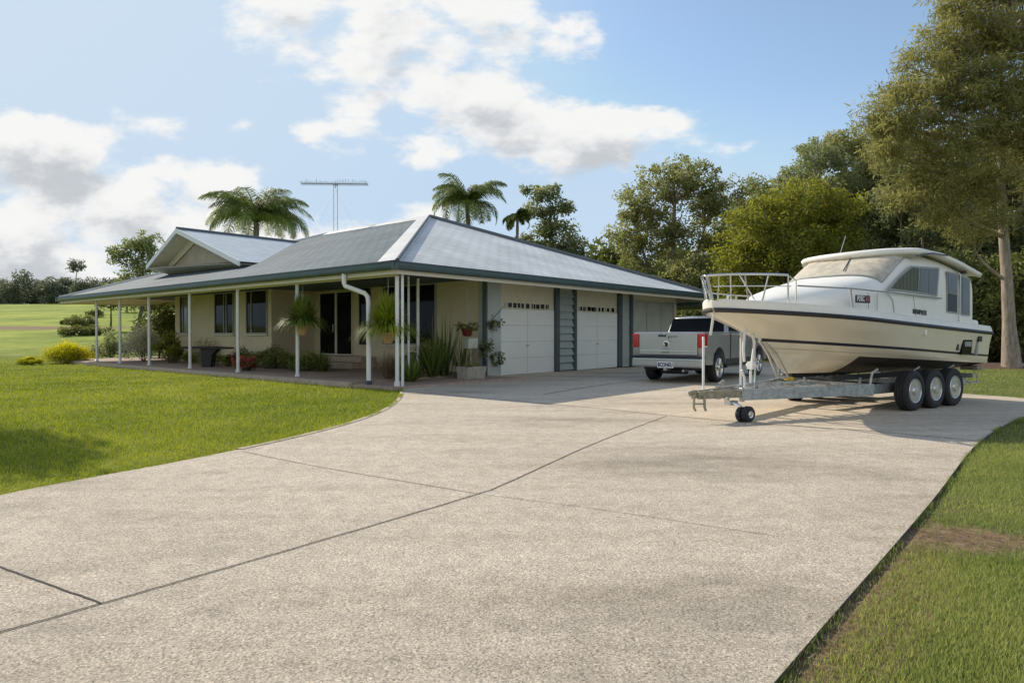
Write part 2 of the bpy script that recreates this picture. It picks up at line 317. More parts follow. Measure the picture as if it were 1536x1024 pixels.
class MB:
    def __init__(s): s.v = []; s.f = []; s.m = []
    def add(s, vs, fs, mi=0):
        n = len(s.v); s.v += [tuple(map(float, p)) for p in vs]
        s.f += [tuple(i+n for i in f) for f in fs]; s.m += [mi]*len(fs)
        return s
    def box(s, x0, x1, y0, y1, z0, z1, mi=0):
        vs = [(x, y, z) for z in (z0, z1) for y in (y0, y1) for x in (x0, x1)]
        return s.add(vs, [(0, 2, 3, 1), (4, 5, 7, 6), (0, 1, 5, 4), (2, 6, 7, 3), (0, 4, 6, 2), (1, 3, 7, 5)], mi)
    def prism(s, poly, a, b, fn, mi=0):
        """extrude 2D polygon between a and b; fn(p, t) -> 3D"""
        n = len(poly)
        vs = [fn(p, a) for p in poly] + [fn(p, b) for p in poly]
        fs = [tuple(range(n))[::-1], tuple(range(n, 2*n))] + [(i, (i+1) % n, n+(i+1) % n, n+i) for i in range(n)]
        return s.add(vs, fs, mi)
    def tube(s, pts, rad, seg=8, mi=0, cap=True):
        pts = [Vector(p) for p in pts]; n = len(pts)
        rads = rad if isinstance(rad, (list, tuple)) else [rad]*n
        vs = []; up = None
        for i, p in enumerate(pts):
            t = (pts[min(i+1, n-1)] - pts[max(i-1, 0)])
            t = t.normalized() if t.length > 1e-9 else Vector((0, 0, 1))
            if up is None: up = Vector((1, 0, 0)) if abs(t.x) < 0.8 else Vector((0, 1, 0))
            a = (up - t*up.dot(t)); a = a.normalized() if a.length > 1e-6 else t.orthogonal().normalized()
            up = a; b = t.cross(a)
            for k in range(seg):
                an = 2*math.pi*k/seg
                vs.append(p + (a*math.cos(an) + b*math.sin(an))*rads[i])
        fs = [(i*seg+k, i*seg+(k+1) % seg, (i+1)*seg+(k+1) % seg, (i+1)*seg+k) for i in range(n-1) for k in range(seg)]
        if cap: fs += [tuple(range(seg))[::-1], tuple(range((n-1)*seg, n*seg))]
        return s.add(vs, fs, mi)
    def lathe(s, prof, origin, axis='z', seg=24, mi=0, caps=True):
        """prof: list of (radius, height) along axis"""
        vs = []
        for r, h in prof:
            for k in range(seg):
                a = 2*math.pi*k/seg; c, d = r*math.cos(a), r*math.sin(a)
                p = {'z': (c, d, h), 'y': (c, h, d), 'x': (h, c, d)}[axis]
                vs.append((p[0]+origin[0], p[1]+origin[1], p[2]+origin[2]))
        n = len(prof)
        fs = [(i*seg+k, i*seg+(k+1) % seg, (i+1)*seg+(k+1) % seg, (i+1)*seg+k) for i in range(n-1) for k in range(seg)]
        if caps: fs += [tuple(range(seg))[::-1], tuple(range((n-1)*seg, n*seg))]
        return s.add(vs, fs, mi)
    def grid(s, G, mi=0, flip=False):
        """G[i][j] of points"""
        a, b = len(G), len(G[0])
        vs = [p for row in G for p in row]
        fs = [(i*b+j, i*b+j+1, (i+1)*b+j+1, (i+1)*b+j) for i in range(a-1) for j in range(b-1)]
        if flip: fs = [f[::-1] for f in fs]
        return s.add(vs, fs, mi)
    def build(s, name, mats, parent=None, smooth=None, bevel=0.0, segs=2, fix=True):
        me = bpy.data.meshes.new(name); me.from_pydata(s.v, [], s.f)
        if any(s.m): me.polygons.foreach_set('material_index', s.m)
        if fix:
            bm = bmesh.new(); bm.from_mesh(me); bmesh.ops.recalc_face_normals(bm, faces=bm.faces); bm.to_mesh(me); bm.free()
        me.update()
        return link_mesh(name, me, mats, parent, smooth, bevel, segs)

def np_mesh(name, V, F, tint, material, parent=None):
    """V (n,3), F (m,k) arrays; tint per face"""
    me = bpy.data.meshes.new(name)
    m, k = F.shape
    me.vertices.add(len(V)); me.vertices.foreach_set('co', np.ascontiguousarray(V, dtype=np.float32).ravel())
    me.loops.add(m*k); me.loops.foreach_set('vertex_index', np.ascontiguousarray(F, dtype=np.int32).ravel())
    me.polygons.add(m); me.polygons.foreach_set('loop_start', np.arange(0, m*k, k, dtype=np.int32))
    me.update(calc_edges=True)
    a = me.attributes.new('tint', 'FLOAT', 'FACE'); a.data.foreach_set('value', np.clip(tint, 0, 1).astype(np.float32))
    return link_mesh(name, me, material, parent)

def unit(v): return v/np.maximum(np.linalg.norm(v, axis=1, keepdims=True), 1e-9)

def leaves(centres, radii, per, length, width, droop=0.0, flat=0.0, tint0=0.5, tvar=0.35, zsq=0.75):
    """diamond leaves scattered round clump centres -> V,F,tint"""
    C = np.asarray(centres, float); n = len(C)
    rad = np.broadcast_to(np.asarray(radii, float), (n,))
    idx = np.repeat(np.arange(n), per); N = len(idx)
    off = unit(rng.normal(size=(N, 3)))*(rng.random((N, 1))**0.45)
    off *= rad[idx][:, None]; off[:, 2] *= zsq
    P = C[idx] + off
    d = unit(rng.normal(size=(N, 3)) + 0.6*unit(off) + np.array([0, 0, -droop]))
    up = rng.normal(size=(N, 3)) + np.array([0, 0, flat])
    w = unit(np.cross(d, up))
    L = length*(0.6+0.8*rng.random((N, 1))); W = width*(0.6+0.8*rng.random((N, 1)))
    V = np.stack([P, P+d*L*0.5+w*W*0.5, P+d*L, P+d*L*0.5-w*W*0.5], axis=1).reshape(-1, 3)
    F = np.arange(4*N).reshape(N, 4)
    ct = tint0 + tvar*(rng.random(n)-0.5)*1.2
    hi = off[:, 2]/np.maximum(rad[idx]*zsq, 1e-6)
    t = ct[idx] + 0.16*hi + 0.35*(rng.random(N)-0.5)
    return V, F, t

def blades(base, length, width, spread, n, arch=1.0, tint0=0.5, segs=4, up=0.8):
    """arching strap leaves from a centre"""
    V = []; F = []; T = []
    for i in range(n):
        a = random.uniform(0, 2*math.pi); el = random.uniform(0.15, 1.0)
        L = length*random.uniform(0.6, 1.1); out = spread*el
        b = np.array(base) + np.array([math.cos(a), math.sin(a), 0])*random.uniform(0, 0.12)*length
        dr = np.array([math.cos(a), math.sin(a), 0.0]); sd = np.array([-math.sin(a), math.cos(a), 0.0])
        o = len(V); t = tint0 + random.uniform(-0.35, 0.4)
        for k in range(segs+1):
            q = k/segs
            p = b + dr*L*out*q + np.array([0, 0, L*(up*(1-0.4*out)*q - arch*out*q*q)])
            w = width*(1-q**2)*0.5 + 0.001
            V += [p - sd*w, p + sd*w]
            if k: F.append((o+2*k-2, o+2*k-1, o+2*k+1, o+2*k)); T.append(t+0.15*q)
    return np.array(V), np.array(F), np.array(T)

def join_np(parts):
    V = []; F = []; T = []; o = 0
    for v, f, t in parts:
        V.append(v); F.append(f+o); T.append(t); o += len(v)
    return np.concatenate(V), np.concatenate(F), np.concatenate(T)

FOC = 1008.0
def at(px, d, z=0.0):
    """a spot on the site: sight line px (photo column) at distance d"""
    return ((px-768)/FOC*d, d, z)

def terrain(x, y):
    d = y
    k = min(max((-x+2)/16, 0), 1); k = k*k*(3-2*k)
    t = max(d-33, 0)
    h = 0.075*t*t/(t+4) if t > 0 else 0
    if d > 130:
        h0 = 0.075*97*97/101; h = h0 + 0.35*(1-math.exp(-(d-130)/12)) - max(d-150, 0)*0.01
    return h*k - 0.03

# ------------------------------------------------------------------ plants
def trunk_tubes(mb, base, top, r0, r1, bend=0.3, n=7, seg=9, flare=1.5):
    b = Vector(base); t = Vector(top); pts = []; rr = []
    off = Vector((random.uniform(-1, 1), random.uniform(-1, 1), 0))*bend
    for i in range(n+1):
        q = i/n
        pts.append(b.lerp(t, q) + off*math.sin(q*math.pi)*1.0 + Vector((random.uniform(-1, 1), random.uniform(-1, 1), 0))*bend*0.12*(0 < i < n))
        rr.append(r0*(1-q)+r1*q + (r0*(flare-1)*math.exp(-q*14)))
    mb.tube(pts, rr, seg)
    return pts

def limb(mb, a, b, r0, r1, sag=0.15, n=5, seg=6):
    a = Vector(a); b = Vector(b); L = (b-a).length; pts = []; rr = []
    side = Vector((random.uniform(-1, 1), random.uniform(-1, 1), random.uniform(-0.2, 1.0)))*L*sag
    for i in range(n+1):
        q = i/n; pts.append(a.lerp(b, q)+side*math.sin(q*math.pi)); rr.append(r0*(1-q)+r1*q)
    mb.tube(pts, rr, seg, cap=False)
    return pts

def tree(name, label, base, trunk_top, r0, blobs, nclump, clump_r, per, leaf, mats, bark, group=None, cat='tree', bend=0.35, limbs=14, droop=0.0, tint=0.5, shell=0.5, trunk2=None):
    """blobs: ellipsoids (cx,cy,cz,rx,ry,rz) relative to the base that make up the crown"""
    root = empty(name, base, 0, label, cat, group)
    mb = MB()
    tp = trunk_tubes(mb, (0, 0, -0.1), trunk_top, r0, r0*0.35, bend)
    stems = list(tp[2:])
    if trunk2:
        for t2 in trunk2: stems += trunk_tubes(mb, (random.uniform(-.3, .3), random.uniform(-.3, .3), -0.1), t2, r0*0.7, r0*0.2, bend)[3:]
    vol = np.array([b[3]*b[4]*b[5] for b in blobs])**0.7; vol = vol/vol.sum()
    C = []; T = []
    for b, w in zip(blobs, vol):
        k = max(3, int(nclump*w))
        d = unit(rng.normal(size=(k, 3)))*(rng.random((k, 1))**shell)
        c = d*np.array(b[3:6])+np.array(b[0:3]); C.append(c)
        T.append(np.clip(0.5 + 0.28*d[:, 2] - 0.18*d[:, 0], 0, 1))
    C = np.concatenate(C); T = np.concatenate(T)
    keep = C[:, 2] > 0.15; C = C[keep]; T = T[keep]
    # limbs reach out to clump centres
    sel = rng.permutation(len(C))[:limbs]
    for i in sel:
        c = Vector(C[i]); near = sorted(stems, key=lambda p: (p-c).length + 1.2*max(p.z-c.z+0.4, 0))[0]
        rr = max(0.02, r0*0.28*min(1.0, (c-near).length/3+0.25))
        lp = limb(mb, near, c, rr, 0.012, 0.12)
        near2 = [j for j in rng.permutation(len(C))[:60] if (Vector(C[j])-c).length < max(1.2, clump_r*3)][:4]
        for j in near2: limb(mb, lp[3], C[j], rr*0.45, 0.008, 0.1, 3, 4)
    mb.build('trunk', bark, root, smooth=60, fix=False)
    l, w = leaf[0]*1.18, leaf[1]*1.3
    per = int(per*1.25); rad = 1.12*clump_r*(0.6+0.8*rng.random(len(C)))
    V, F, t = leaves(C, rad, per, l, w, droop)
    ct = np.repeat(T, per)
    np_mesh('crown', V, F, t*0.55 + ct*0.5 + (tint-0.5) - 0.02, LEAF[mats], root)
    return root

def shrub(name, label, loc, r, h, n, leaf, mats, cat='shrub', group=None, tint=0.5, stems=True, squash=1.0, lumps=9):
    root = empty(name, loc, 0, label, cat, group)
    C = []
    for i in range(lumps):
        a = random.uniform(0, 2*math.pi); q = random.random()**0.6
        zz = h*(0.25+0.55*random.random()*(1-0.55*q))
        C.append((r*0.72*q*math.cos(a), r*0.72*q*math.sin(a)*squash, zz))
    C.append((0, 0, h*0.72))
    C = np.array(C)
    rad = np.minimum(r*0.5, h*0.45)*(0.7+0.5*rng.random(len(C)))
    V, F, t = leaves(C, rad, max(20, n//len(C)), leaf[0], leaf[1], 0.0, 0.4)
    lo = V[:, 2] < 0.01; V[lo, 2] = 0.01 + rng.random(lo.sum())*0.03
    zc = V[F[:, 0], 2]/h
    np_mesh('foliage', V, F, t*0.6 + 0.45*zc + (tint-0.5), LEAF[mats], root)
    if stems:
        mb = MB()
        for c in C[:7]: limb(mb, (random.uniform(-.05, .05), random.uniform(-.05, .05), -0.03), c, 0.018, 0.006, 0.1, 3, 5)
        mb.build('stem', M_BARK_DARK, root, fix=False)
    return root

def strappy(name, label, loc, length, width, n, mats='strap', cat='plant', group=None, spread=0.7, arch=0.7, tint=0.4, up=0.95):
    V, F, t = blades((0, 0, 0), length, width, spread, n, arch, tint, 5, up)
    V[:, 2] = np.maximum(V[:, 2], 0.006 + 0.002*rng.random(len(V)))
    o = np_mesh(name, V, F, t, LEAF[mats]); o.location = loc
    return tag(o, label, cat, group)

def palm(name, label, base, height, flen, nf, lean=(0, 0), r=0.17, leaflet=0.5, tint=0.5, upright=0.5):
    root = empty(name, base, 0, label, 'palm tree')
    mb = MB(); pts = []; rr = []
    for i in range(13):
        q = i/12; pts.append((lean[0]*q*q, lean[1]*q*q, height*q-0.1)); rr.append(r*(1.25-0.4*q)+0.012*(i % 2)+0.1*math.exp(-q*15))
    mb.tube(pts, rr, 12); mb.build('trunk', M_PALMBARK, root, smooth=60)
    top = np.array([lean[0], lean[1], height-0.1])
    P = []
    rb = MB()
    for i in range(nf):
        a = 2*math.pi*(i*0.618) + random.uniform(-.2, .2)
        e0 = random.uniform(0.12, 1.0)**(1/(0.6+upright))*R(82) - R(8)      # initial elevation
        L = flen*random.uniform(0.85, 1.1)
        dr = np.array([math.cos(a), math.sin(a), 0]); sd = np.array([-math.sin(a), math.cos(a), 0])
        p = top.copy(); el = e0; ax = [p.copy()]; els = [el]
        ns = 14
        for k in range(ns):
            el -= R(5 + 7*k/ns) * (0.5+0.85*math.cos(e0))
            p = p + (dr*math.cos(el) + np.array([0, 0, math.sin(el)]))*L/ns
            ax.append(p.copy()); els.append(el)
        rb.tube(ax, [0.035*(1-k/(ns+1)) + 0.006 for k in range(ns+1)], 5, cap=False)
        nl = 70
        t0 = 0.5 + random.uniform(-.25, .25)
        V = []; F = []; T = []
        for k in range(nl):
            q = 0.1+0.9*k/nl; x = q*ns; j = min(int(x), ns-1); f = x-j
            c = ax[j]*(1-f)+ax[j+1]*f; tg = unit((ax[j+1]-ax[j])[None])[0]
            ll = leaflet*math.sin(math.pi*(0.12+0.83*q))*random.uniform(0.85, 1.15)+0.06
            for sgn in (-1, 1):
                d1 = unit((sd*sgn*0.85 + tg*0.55 + np.array([0, 0, random.uniform(-0.25, 0.25)]))[None])[0]
                d2 = unit((d1*0.6 + np.array([0, 0, -0.75]) + tg*0.2)[None])[0]
                w = 0.017; m = c + d1*ll*0.5; e = m + d2*ll*0.6
                o = len(V); V += [c-tg*w, c+tg*w, m+tg*w*1.2, m-tg*w*1.2, e+tg*0.004, e-tg*0.004]
                F += [(o, o+1, o+2, o+3), (o+3, o+2, o+4, o+5)]; tt = t0+random.uniform(-.2, .2)+0.25*(sgn*math.cos(a) < 0); T += [tt, tt-0.08]
        P.append((np.array(V), np.array(F), np.array(T)))
    V, F, T = join_np(P)
    np_mesh('crown', V, F, T + tint-0.5, LEAF['palm'], root)
    rb.build('frond_stalks', LEAF['palm'], root, smooth=60, fix=False)['kind'] = 'stuff'
    return root

# ------------------------------------------------------------------ world, sun, camera
SUN_AZ, SUN_EL = -47.0, 33.0     # degrees from +Y toward -X, elevation
def make_world():
    w = bpy.data.worlds.new('World'); scene.world = w; w.use_nodes = True
    N = w.node_tree.nodes; L = w.node_tree.links; N.clear()
    out = N.new('ShaderNodeOutputWorld'); bg = N.new('ShaderNodeBackground'); L.new(bg.outputs[0], out.inputs[0])
    bg.inputs['Strength'].default_value = 0.15
    sky = N.new('ShaderNodeTexSky'); sky.sky_type = 'NISHITA'; sky.sun_disc = False
    sky.sun_elevation = R(SUN_EL); sky.sun_rotation = R(SUN_AZ); sky.air_density = 1.0; sky.dust_density = 0.9; sky.ozone_density = 1.5
    tc = N.new('ShaderNodeTexCoord'); sp = N.new('ShaderNodeSeparateXYZ'); L.new(tc.outputs['Generated'], sp.inputs[0])
    def math_(op, a, b=None, c=None, clamp=False):
        n = N.new('ShaderNodeMath'); n.operation = op; n.use_clamp = clamp
        for i, v in enumerate((a, b, c)):
            if v is None: continue
            if isinstance(v, (int, float)): n.inputs[i].default_value = v
            else: L.new(v, n.inputs[i])
        return n.outputs[0]
    ay = math_('MAXIMUM', math_('ABSOLUTE', sp.outputs['Y']), 0.12)
    cb = N.new('ShaderNodeCombineXYZ')
    L.new(math_('DIVIDE', sp.outputs['X'], ay), cb.inputs[0]); L.new(math_('DIVIDE', sp.outputs['Z'], ay), cb.inputs[1]); L.new(math_('SIGN', sp.outputs['Y']), cb.inputs[2])
    q = cb.outputs[0]
    # cumulus banks: (column, row, half width, half height, weight) given as view directions
    cl = [(545, 25, 215, 78, 1.3), (700, 75, 130, 60, 1.1), (640, 20, 120, 60, 1), (845, 78, 62, 52, .85), (560, 112, 110, 32, .75), (548, 150, 62, 26, .75),
          (712, 150, 125, 64, 1.3), (790, 188, 130, 56, 1.4), (905, 205, 160, 50, 1.5), (985, 200, 70, 36, 1.2), (610, 225, 110, 26, .7), (545, 198, 48, 20, .6), (475, 196, 26, 15, .4),
          (15, 245, 200, 72, 1.4), (150, 290, 230, 66, 1.3), (300, 285, 110, 42, 1.0), (90, 350, 330, 80, 1.5), (40, 420, 360, 60, 1.3), (225, 204, 120, 24, .55), (800, 36, 26, 10, .5), (832, 145, 24, 22, .5),
          (560, 345, 120, 34, .9), (430, 372, 130, 30, .8), (640, 322, 60, 14, .6), (945, 155, 22, 6, .35), (-260, 240, 300, 110, .9), (1900, 150, 260, 60, .8), (300, -190, 260, 90, .9), (-900, -200, -1500, 420, 1.3), (1900, -300, -1500, 520, 1.3), (500, 250, -1300, 190, 1.2), (2600, 200, -900, 220, 1.2)]  # negative half width: unseen cloud banks added behind the camera as fill light
    def density(vec):
        mx = None
        for (x, y, rx, ry, wt) in cl:
            c = ((x-768)/FOC, (500-y)/FOC, 1.0 if rx > 0 else -1.0); s = (FOC/abs(rx)/1.16, FOC/ry/1.16, 2.0)
            ma = N.new('ShaderNodeVectorMath'); ma.operation = 'MULTIPLY_ADD'; L.new(vec, ma.inputs[0])
            ma.inputs[1].default_value = s; ma.inputs[2].default_value = (-c[0]*s[0], -c[1]*s[1], -2.0*c[2])
            d = N.new('ShaderNodeVectorMath'); d.operation = 'DOT_PRODUCT'; L.new(ma.outputs[0], d.inputs[0]); L.new(ma.outputs[0], d.inputs[1])
            e = math_('MULTIPLY_ADD', d.outputs['Value'], -wt, wt)
            mx = e if mx is None else math_('SMOOTH_MAX', mx, e, 0.1)
        n1 = N.new('ShaderNodeTexNoise'); n1.inputs['Scale'].default_value = 9.0; n1.inputs['Detail'].default_value = 12; n1.inputs['Roughness'].default_value = 0.58
        n1.inputs['Distortion'].default_value = 0.1
        st = N.new('ShaderNodeVectorMath'); st.operation = 'MULTIPLY'; L.new(vec, st.inputs[0]); st.inputs[1].default_value = (0.72, 1.3, 1.0); L.new(st.outputs[0], n1.inputs['Vector'])
        a = math_('MULTIPLY_ADD', n1.outputs['Fac'], 6.4, -3.5)
        return math_('ADD', math_('MAXIMUM', mx, -1.6), a)
    def shifted(dx, dy):
        v = N.new('ShaderNodeVectorMath'); v.operation = 'ADD'; L.new(q, v.inputs[0]); v.inputs[1].default_value = (dx, dy, 0); return v.outputs[0]
    d0 = density(q); d1 = density(shifted(-0.022, 0.040))
    alpha = N.new('ShaderNodeMapRange'); alpha.interpolation_type = 'SMOOTHSTEP'
    alpha.inputs['From Min'].default_value = -0.25; alpha.inputs['From Max'].default_value = 0.75; L.new(d0, alpha.inputs['Value'])
    # self shadow: thick cloud toward the light greys the base
    sh = N.new('ShaderNodeMapRange'); sh.interpolation_type = 'SMOOTHSTEP'; sh.inputs['From Min'].default_value = 0.2; sh.inputs['From Max'].default_value = 1.9; L.new(d1, sh.inputs['Value'])
    cr = ramp(N, [(0.0, (1.0, 0.995, 0.985)), (0.4, (0.90, 0.90, 0.905)), (1.0, (0.60, 0.63, 0.67))]); L.new(sh.outputs[0], cr.inputs['Fac'])
    cs = N.new('ShaderNodeMix'); cs.data_type = 'RGBA'; cs.blend_type = 'MULTIPLY'; cs.inputs['Factor'].default_value = 1; cs.clamp_result = False
    L.new(cr.outputs['Color'], cs.inputs['A']); cs.inputs['B'].default_value = (6.3, 6.28, 6.22, 1)
    # sky colour: physical sky, with pale haze low down and toward the sun
    sdir = Vector((math.sin(R(SUN_AZ))*math.cos(R(SUN_EL)), math.cos(R(SUN_AZ))*math.cos(R(SUN_EL)), math.sin(R(SUN_EL))))
    dt = N.new('ShaderNodeVectorMath'); dt.operation = 'DOT_PRODUCT'; L.new(tc.outputs['Generated'], dt.inputs[0]); dt.inputs[1].default_value = sdir
    hz = N.new('ShaderNodeMapRange'); hz.interpolation_type = 'SMOOTHSTEP'; hz.inputs['From Min'].default_value = 0.55; hz.inputs['From Max'].default_value = 1.05; L.new(dt.outputs['Value'], hz.inputs['Value'])
    lo = N.new('ShaderNodeMapRange'); lo.interpolation_type = 'SMOOTHSTEP'; lo.inputs['From Min'].default_value = 0.42; lo.inputs['From Max'].default_value = -0.02; L.new(sp.outputs['Z'], lo.inputs['Value'])
    haze = math_('MAXIMUM', 0.05, math_('MAXIMUM', math_('MULTIPLY', hz.outputs[0], 0.72), math_('MULTIPLY', lo.outputs[0], 0.5)))
    m1 = N.new('ShaderNodeMix'); m1.data_type = 'RGBA'; L.new(haze, m1.inputs['Factor']); m1.clamp_result = False
    hs = N.new('ShaderNodeHueSaturation'); hs.inputs['Saturation'].default_value = 0.92; hs.inputs['Value'].default_value = 1.0; L.new(sky.outputs['Color'], hs.inputs['Color'])
    tn = N.new('ShaderNodeMix'); tn.data_type = 'RGBA'; tn.blend_type = 'MULTIPLY'; tn.inputs['Factor'].default_value = 1; tn.clamp_result = False
    L.new(hs.outputs['Color'], tn.inputs['A']); tn.inputs['B'].default_value = (1.10, 1.19, 1.22, 1); cap = N.new('ShaderNodeMix'); cap.data_type = 'RGBA'; cap.blend_type = 'DARKEN'; cap.inputs['Factor'].default_value = 1; cap.clamp_result = False
    L.new(tn.outputs['Result'], cap.inputs['A']); cap.inputs['B'].default_value = (3.35, 4.5, 5.85, 1); L.new(cap.outputs['Result'], m1.inputs['A']); m1.inputs['B'].default_value = (4.45, 5.15, 5.9, 1)
    m2 = N.new('ShaderNodeMix'); m2.data_type = 'RGBA'; m2.clamp_result = False
    L.new(math_('MULTIPLY', alpha.outputs[0], 0.96), m2.inputs['Factor']); L.new(m1.outputs['Result'], m2.inputs['A']); L.new(cs.outputs['Result'], m2.inputs['B'])
    L.new(m2.outputs['Result'], bg.inputs['Color'])
    return sdir
SDIR = make_world()
sun = bpy.data.lights.new('sun', 'SUN'); sun.energy = 4.9; sun.angle = R(0.55); sun.color = (1.0, 0.90, 0.75)
so = bpy.data.objects.new('sun', sun); COL.objects.link(so); so.rotation_euler = SDIR.to_track_quat('Z', 'Y').to_euler(); so.location = SDIR*60
cam = bpy.data.cameras.new('camera'); cam.sensor_width = 36; cam.lens = 36*FOC/1536; cam.clip_end = 3000; cam.clip_start = 0.05
co = bpy.data.objects.new('camera', cam); COL.objects.link(co); co.location = (0, 0, 1.3); co.rotation_euler = (R(90-0.68), 0, 0)
scene.camera = co
scene.view_settings.view_transform = 'Standard'; scene.view_settings.look = 'None'; scene.view_settings.exposure = 0
scene.cycles.max_bounces = 4; scene.cycles.diffuse_bounces = 3; scene.cycles.transparent_max_bounces = 4; scene.cycles.use_denoising = True

# ------------------------------------------------------------------ ground
def sheet(name, poly, z0, thick, mats, edge=None):
    """flat slab from a world polygon: top at z0, sides thick deep"""
    bm = bmesh.new()
    vs = [bm.verts.new((x, y, z0)) for x, y in poly]
    f = bm.faces.new(vs)
    if f.normal.z < 0: f.normal_flip()
    if thick:
        low = [bm.verts.new((x, y, z0-thick)) for x, y in poly]
        n = len(poly)
        for i in range(n):
            g = bm.faces.new((vs[i], vs[(i+1) % n], low[(i+1) % n], low[i])); g.material_index = 1
    bmesh.ops.triangulate(bm, faces=[f]); bmesh.ops.recalc_face_normals(bm, faces=bm.faces)
    me = bpy.data.meshes.new(name); bm.to_mesh(me); bm.free()
    return tag(link_mesh(name, me, mats), kind='structure')

def smooth_line(pts, n=6):
    P = [np.array(p, float) for p in pts]; out = []
    for i in range(len(P)-1):
        p0 = P[max(i-1, 0)]; p1 = P[i]; p2 = P[i+1]; p3 = P[min(i+2, len(P)-1)]
        for k in range(n):
            t = k/n
            out.append(0.5*((2*p1)+(-p0+p2)*t+(2*p0-5*p1+4*p2-p3)*t*t+(-p0+3*p1-3*p2+p3)*t**3))
    out.append(P[-1]); return [tuple(p) for p in out]

def gp(px, py):
    d = 1.3*FOC/(py-500); return ((px-768)/FOC*d, d)

xs = np.concatenate([-np.geomspace(30, 600, 26)[::-1], np.linspace(-29, 40, 70), np.geomspace(41, 600, 24)])
ys = np.concatenate([np.linspace(-40, 30, 28), np.linspace(31, 160, 110), np.geomspace(162, 1500, 30)])
mb = MB(); mb.grid([[(x, y, terrain(x, y)) for x in xs] for y in ys])
g = mb.build('ground', M_GROUND, smooth=180); tag(g, kind='structure')

LEFT = smooth_line([(-11.0, -9.0), (-6.6, 0.0), gp(-300, 812), gp(0, 742), gp(250, 695), gp(400, 665), gp(500, 641), gp(560, 622), gp(590, 606), gp(602, 592), gp(600, 581)], 6)
RIGHT = smooth_line([(-5.3, -5.0), (-1.1, 0.0), gp(1165, 1024), gp(1395, 757), gp(1472, 661), gp(1536, 627), (9.4, 11.2), (10.4, 12.3), (10.2, 13.6), (9.4, 15.4), (9.3, 18), (10.5, 22), (13, 29)], 6)
drive_poly = RIGHT + [(10.5, 31.5), (0.5, 22.2), (-1.2, 20.0)] + LEFT[::-1] + [(-11.0, -12.0), (-9, -12)]
drive = sheet('driveway', drive_poly, 0.0, 0.06, [M_DRIVE, M_SLABEDGE])
near_edge = [gp(604, 585), gp(650, 590), gp(770, 601), gp(905, 613), gp(990, 622), gp(1130, 635), gp(1300, 646), gp(1474, 661)]
iR = min(range(len(RIGHT)), key=lambda i: (RIGHT[i][0]-near_edge[-1][0])**2+(RIGHT[i][1]-near_edge[-1][1])**2)
fore_poly = near_edge[:-1] + [(x-0.02, y) for x, y in RIGHT[iR:]] + [(10.4, 31.3), (0.5, 22.1), (-1.1, 20.0)]
sheet('forecourt', fore_poly, 0.005, 0, [M_PAD])

def ribbon(name, line, width, z, m, h=0.0):
    mb = MB(); G = [[], []]
    P = [Vector((x, y, z)) for x, y in line]
    for i, p in enumerate(P):
        t = (P[min(i+1, len(P)-1)]-P[max(i-1, 0)]).normalized(); n = Vector((-t.y, t.x, 0))*width/2
        G[0].append(tuple(p+n)); G[1].append(tuple(p-n))
    mb.grid(G)
    if h:
        mb.grid([G[0], [(x, y, z-h) for x, y, _ in G[0]]]); mb.grid([G[1], [(x, y, z-h) for x, y, _ in G[1]]])
    return tag(mb.build(name, m), kind='structure')

ribbon('kerb', LEFT[-33:], 0.075, 0.008, M_KERB, 0.03)
def wob(pts, n=14, amp=0.003):
    L = smooth_line(pts, n); return [(x+random.uniform(-amp, amp), y+random.uniform(-amp, amp)) for x, y in L]
ribbon('joint', wob([gp(-60, 966), gp(150, 907), gp(500, 806), gp(715, 742), gp(762, 724), gp(900, 662), gp(1000, 624)]), 0.012, 0.0045, M_JOINT)
ribbon('joint', wob([gp(-120, 808), gp(0, 853), gp(150, 907)]), 0.011, 0.0045, M_JOINT)
ribbon('joint', wob([gp(362, 677), gp(470, 699), gp(715, 741)]), 0.008, 0.0045, M_JOINT)
ribbon('joint', wob([gp(715, 741), gp(900, 765), gp(1170, 806)]), 0.005, 0.0045, M_JOINT)
ribbon('joint', wob([gp(815, 592), gp(900, 578), gp(1000, 566)]), 0.03, 0.0095, M_JOINT)

# ------------------------------------------------------------------ house (local x = along garage front, y = along veranda)
H = empty('house', (-2.73, 15.98, 0), R(49.5), 'low cream house with grey hipped roof, veranda and double garage', 'house')
HM = Matrix.Translation((-2.73, 15.98, 0)) @ Matrix.Rotation(R(49.5), 4, 'Z')
def hw(u, v, z=0.0): p = HM @ Vector((u, v, z)); return (p.x, p.y, p.z)
U0, U1, V0, V1, ZE, ZR = -0.3, 17.0, -0.3, 23.7, 2.95, 6.05
UA = 8.35; VA = 8.0; VB = 15.05
# roof
mb = MB()
A, B = (UA, VA, ZR), (UA, VB, ZR); c00, c10, c11, c01 = (U0, V0, ZE), (U1, V0, ZE), (U1, V1, ZE), (U0, V1, ZE)
mb.add([c00, c01, B, A], [(0, 1, 2, 3)], 0); mb.add([c00, A, c10], [(0, 1, 2)], 1)
mb.add([c10, A, B, c11], [(0, 1, 2, 3)], 0); mb.add([c01, c11, B], [(0, 1, 2)], 1)
mb.add([(U0, V0, ZE-.03), (U1, V0, ZE-.03), (U1, V1, ZE-.03), (U0, V1, ZE-.03)], [(0, 1, 2, 3)], 0)
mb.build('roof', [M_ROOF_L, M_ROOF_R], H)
mb = MB()   # broad pale capping that runs up the front hip
def lerp3(a, b, t): return tuple(a[i]+(b[i]-a[i])*t for i in range(3))
sl = (ZR-ZE)/(UA-U0)
def on_left(u, v): return ZE+(u-U0)*sl
def on_right(u, v): return ZE+(v-V0)*(ZR-ZE)/(VA-V0)
q0, q1 = (U0, V0), (UA, VA)
pts = []
